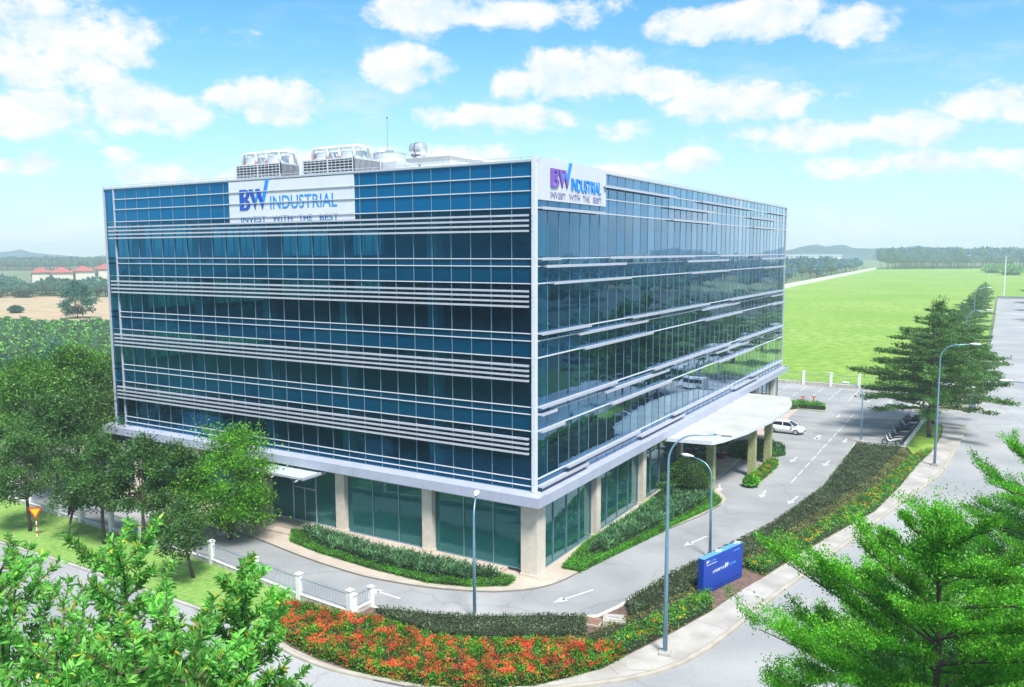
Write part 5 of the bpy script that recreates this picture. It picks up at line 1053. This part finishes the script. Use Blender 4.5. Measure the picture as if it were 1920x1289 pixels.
def car(x, y, rz, label, body, L_=4.45, Wd_=1.74, van=False):
    t = thing('parked_car', label, 'car' if not van else 'van', (x, y, 0), rz)
    # stations along x: (x, z_bottom, z_belt, half width)
    st = [(-2.22, .42, .62, .62), (-2.16, .30, .86, .74), (-1.95, .22, .98, .83), (-1.4, .20, 1.0, .87), (-.6, .18, .98, .88), (.4, .18, .94, .88), (1.1, .19, .90, .87), (1.6, .22, .80, .84), (2.0, .26, .70, .76), (2.18, .34, .58, .64), (2.22, .42, .50, .52)]
    mb = MB(); vs = []; n = 12
    for (xx, zb, zt, hw) in st:
        zm = zb+(zt-zb)*.55
        ring = [(-hw*.86, zb), (-hw, zb+.10), (-hw*1.0, zm), (-hw*.97, zt-.06), (-hw*.86, zt), (-hw*.4, zt+.035), (hw*.4, zt+.035), (hw*.86, zt), (hw*.97, zt-.06), (hw, zm), (hw, zb+.10), (hw*.86, zb)]
        vs += [(xx*L_/4.45, p[0], p[1]) for p in ring]
    mb.add(vs, [(i*n+k, i*n+(k+1) % n, (i+1)*n+(k+1) % n, (i+1)*n+k) for i in range(len(st)-1) for k in range(n)]+[tuple(range(n-1, -1, -1)), tuple((len(st)-1)*n+k for k in range(n))]); mb.build('body', body, t, smooth=True)
    # glasshouse
    g = [(-1.95, .98, .97, .70), (-1.45, .99, 1.30, .66), (-.9, .99, 1.43, .63), (-.1, .98, 1.47, .62), (.45, .95, 1.42, .62), (.9, .93, 1.20, .66), (1.25, .88, .90, .70)]
    def cabin(sc_, dz, m_, nm, sel, zlow):
        mb = MB(); vs = []
        for (xx, zb, zt, hw) in sel:
            zb2 = zb if zlow is None else max(zb, zt-zlow); vs += [(xx*sc_, -hw*1.22 if zlow is None else -hw*1.0, zb2), (xx*sc_, -hw*1.0, zt-.05+dz), (xx*sc_, -hw*.75, zt+dz), (xx*sc_, hw*.75, zt+dz), (xx*sc_, hw*1.0, zt-.05+dz), (xx*sc_, hw*1.22 if zlow is None else hw*1.0, zb2)]
        k_ = len(sel); mb.add(vs, [(i*6+k, i*6+k+1, (i+1)*6+k+1, (i+1)*6+k) for i in range(k_-1) for k in range(5)]+[(5, 4, 3, 2, 1, 0), tuple((k_-1)*6+k for k in range(6))]); return mb.build(nm, m_, t, smooth=False)
    cabin(1, 0, car_glass, 'window', g, None)
    mb = MB(); rf = [(-1.05, 1.40, .60), (-.9, 1.435, .62), (-.1, 1.475, .62), (.4, 1.435, .61), (.5, 1.40, .60)]; vs = []
    for xx, zz, hw in rf: vs += [(xx, -hw*1.02, zz-.05), (xx, -hw*.78, zz+.012), (xx, hw*.78, zz+.012), (xx, hw*1.02, zz-.05)]
    mb.add(vs, [(i*4+k, i*4+k+1, i*4+5+k, i*4+4+k) for i in range(len(rf)-1) for k in range(3)]); mb.build('roof', body, t, smooth=True)
    mb = MB()
    for s_ in (-1, 1):
        mb.bar((1.25, s_*.84, .93), (.48, s_*.62, 1.42), .06, .05); mb.bar((-.15, s_*.83, .97), (-.2, s_*.63, 1.44), .07, .04); mb.bar((-1.9, s_*.82, .99), (-1.0, s_*.62, 1.41), .12, .05)
    mb.build('window_pillar', body, t)
    for s_ in (-1, 1):
        for xx in (-1.32, 1.38): wheel(t, xx, s_*.80)
        mb = MB(); mb.lathe((1.38, s_*.885-.01, .33), [(.40, 0), (.40, .02)], 18, 'y'); mb.lathe((-1.32, s_*.885-.01, .33), [(.40, 0), (.40, .02)], 18, 'y'); 
        MB().box(.9, 1.08, min(s_*.88, s_*1.06), max(s_*.88, s_*1.06), .96, 1.08).build('mirror', body, t)
        MB().add([(2.17, s_*.42, .58), (2.17, s_*.42, .70), (1.98, s_*.72, .74), (1.98, s_*.77, .60)], [(0, 1, 2, 3) if s_ < 0 else (3, 2, 1, 0)]).build('headlight', lampw, t)
        MB().box(-2.20, -2.10, min(s_*.45, s_*.72), max(s_*.45, s_*.72), .74, .86).build('tail_light', mat('sign_red', (.62, .03, .02)), t)
        for xx in (-.75, .25): MB().box(xx, xx+.18, min(s_*.885, s_*.905), max(s_*.885, s_*.905), .80, .83).build('door_handle', body, t)
    MB().box(2.16, 2.225, -.45, .45, .36, .50).build('grille', dark, t)
    return t
car(4.15, 53.9, R(-2), 'white saloon car parked nose out beside the porch', car_w)
x_, y_ = G(1712, 765); v = thing('parked_van', 'white van with dark windows half hidden behind the tiered tree', 'van', (x_, y_, 0), R(10))
mb = MB(); pr = [(-2.4, .35), (2.3, .35), (2.4, .9), (1.9, 1.15), (1.35, 1.95), (-2.3, 2.0), (-2.42, 1.8)]; mb.add([(a, -.85, b) for a, b in pr]+[(a, .85, b) for a, b in pr], [tuple(range(7)), tuple(range(13, 6, -1))]+[((i+1) % 7, i, i+7, (i+1) % 7+7) for i in range(7)]); mb.build('body', car_w, v)
mb = MB(); mb.box(-2.0, 1.3, -.87, -.855, 1.15, 1.75); mb.add([(1.86, -.75, 1.20), (1.86, .75, 1.20), (1.42, .75, 1.88), (1.42, -.75, 1.88)], [(0, 1, 2, 3)]); mb.build('window', car_glass, v)
for xx in (-1.5, 1.5):
    for yy in (-.78, .78): wheel(v, xx, yy)
# motorbikes
bike_cols = [('bike_white', (.80, .80, .82)), ('bike_navy', (.03, .06, .18)), ('bike_silver', (.45, .46, .48)), ('bike_black', (.015, .015, .02)), ('bike_blue', (.03, .08, .25)), ('bike_cream', (.60, .52, .42))]
def motorbike(bm, seatm):
    t = thing('motorbike', 'x', 'motorbike', (0, 0, 0))
    for xx in (-.62, .62):
        mb = MB(); vs = []; n1, n2 = 18, 6
        for i in range(n1):
            a = 2*math.pi*i/n1
            for j in range(n2): b = 2*math.pi*j/n2; rr = .26+.045*math.cos(b); vs.append((rr*math.cos(a), .045*math.sin(b), rr*math.sin(a)))
        mb.add(vs, [(i*n2+j, i*n2+(j+1) % n2, ((i+1) % n1)*n2+(j+1) % n2, ((i+1) % n1)*n2+j) for i in range(n1) for j in range(n2)]); o = mb.build('wheel', tyre_m, t, smooth=True); o.location = (xx, 0, .30)
        mb = MB(); mb.lathe((0, -.03, 0), [(.07, 0), (.07, .06)], 10, 'y'); [mb.bar((0, 0, 0), (.24*math.cos(k*1.257), 0, .24*math.sin(k*1.257)), .02, .03) for k in range(5)]; mb.build('rim', rim_m, o)
    def loft(sts, nm, m_, n=8):
        mb = MB(); vs = []
        for (p, w2, h2) in sts: vs += [(p[0], w2*math.cos(2*math.pi*k/n), p[1]+h2*math.sin(2*math.pi*k/n)) for k in range(n)]
        mb.add(vs, [(i*n+k, i*n+(k+1) % n, (i+1)*n+(k+1) % n, (i+1)*n+k) for i in range(len(sts)-1) for k in range(n)]+[tuple(range(n-1, -1, -1)), tuple((len(sts)-1)*n+k for k in range(n))]); mb.build(nm, m_, t, smooth=True)
    loft([((-.95, .74), .03, .03), ((-.75, .70), .12, .08), ((-.4, .62), .16, .14), ((-.1, .50), .15, .16), ((.12, .40), .13, .08), ((.30, .45), .15, .10), ((.42, .62), .17, .16), ((.50, .82), .14, .12), ((.52, .95), .07, .05)], 'body', bm)
    loft([((-.85, .80), .09, .03), ((-.6, .82), .14, .045), ((-.2, .77), .15, .05), ((.02, .72), .08, .03)], 'seat', seatm)
    loft([((.42, .58), .06, .02), ((.62, .66), .07, .03), ((.85, .56), .06, .02), ((.92, .45), .05, .02)], 'front_mudguard', bm)
    mb = MB(); mb.tube([(.62, .07, .30), (.50, .07, .85), (.44, 0, 1.0)], .025, 6); mb.tube([(.62, -.07, .30), (.50, -.07, .85), (.44, 0, 1.0)], .025, 6); mb.build('fork', rim_m, t)
    mb = MB(); mb.tube([(.30, .34, 1.02), (.42, .16, 1.03), (.45, 0, .99), (.42, -.16, 1.03), (.30, -.34, 1.02)], .02, 6); mb.tube([(.38, .24, 1.03), (.34, .30, 1.22)], .008, 4); mb.tube([(.38, -.24, 1.03), (.34, -.30, 1.22)], .008, 4); mb.lathe((.34, .32, 1.22), [(.06, 0), (.06, .02)], 8, 'x'); mb.lathe((.34, -.32, 1.22), [(.06, 0), (.06, .02)], 8, 'x'); mb.build('handlebar', dark, t)
    mb = MB(); mb.tube([(-.1, -.12, .30), (-.5, -.15, .30), (-.85, -.16, .38)], [.03, .045, .045], 7); mb.build('exhaust', rim_m, t)
    MB().lathe((.50, 0, .88), [(.07, 0), (.075, .05), (.04, .08)], 10, 'x').build('headlight', lampw, t)
    return t
protos = [motorbike(mat(n_, c_, .3), mat('bike_seat', (.02, .02, .022), .6)) for n_, c_ in bike_cols]
a_ = Vector(G(1688, 838)); b_ = Vector(G(1730, 790)); dirb = (b_-a_).normalized(); nb = 11
desc = ['white motorbike at the near end of the row, beside the hedge', 'cream motorbike second from the hedge', 'navy motorbike third from the hedge', 'silver motorbike fourth from the hedge', 'black motorbike fifth from the hedge', 'dark blue motorbike in the middle of the row', 'navy motorbike just past the middle of the row', 'white motorbike among the dark far ones', 'black motorbike third from the far end', 'dark blue motorbike second from the far end', 'navy motorbike at the far end by the blue post']
ci = [0, 5, 1, 2, 3, 4, 1, 0, 3, 4, 1]; used = set()
for i in range(nb):
    p = a_+(b_-a_)*(i+.25)/nb; k = ci[i]
    m_ = protos[k] if k not in used else copy_tree(protos[k]); used.add(k)
    m_.location = (p.x-.95, p.y, 0); m_.scale = (1.12, 1.12, 1.12); m_.rotation_euler = (R(6), 0, R(180+rnd.uniform(-12, 4))); m_['label'] = desc[i]; m_['group'] = 'motorbikes parked in a row'

# ================================================================== AIR
mb = MB(); mb.box(-1600, 700, -400, 1450, -1.2, 37); hz_o = mb.build('haze', [], None); hm_ = bpy.data.materials.new('haze_air'); hm_.use_nodes = True; n = hm_.node_tree.nodes; n.clear()
pv_ = n.new('ShaderNodeVolumePrincipled'); pv_.inputs['Density'].default_value = .00045; pv_.inputs['Color'].default_value = (.80, .92, 1, 1); pv_.inputs['Anisotropy'].default_value = .2
o_ = n.new('ShaderNodeOutputMaterial'); hm_.node_tree.links.new(pv_.outputs[0], o_.inputs['Volume']); hz_o.data.materials.append(hm_); hz_o['kind'] = 'stuff'; hz_o['label'] = 'thin blue haze over the far land'; hz_o['category'] = 'haze'
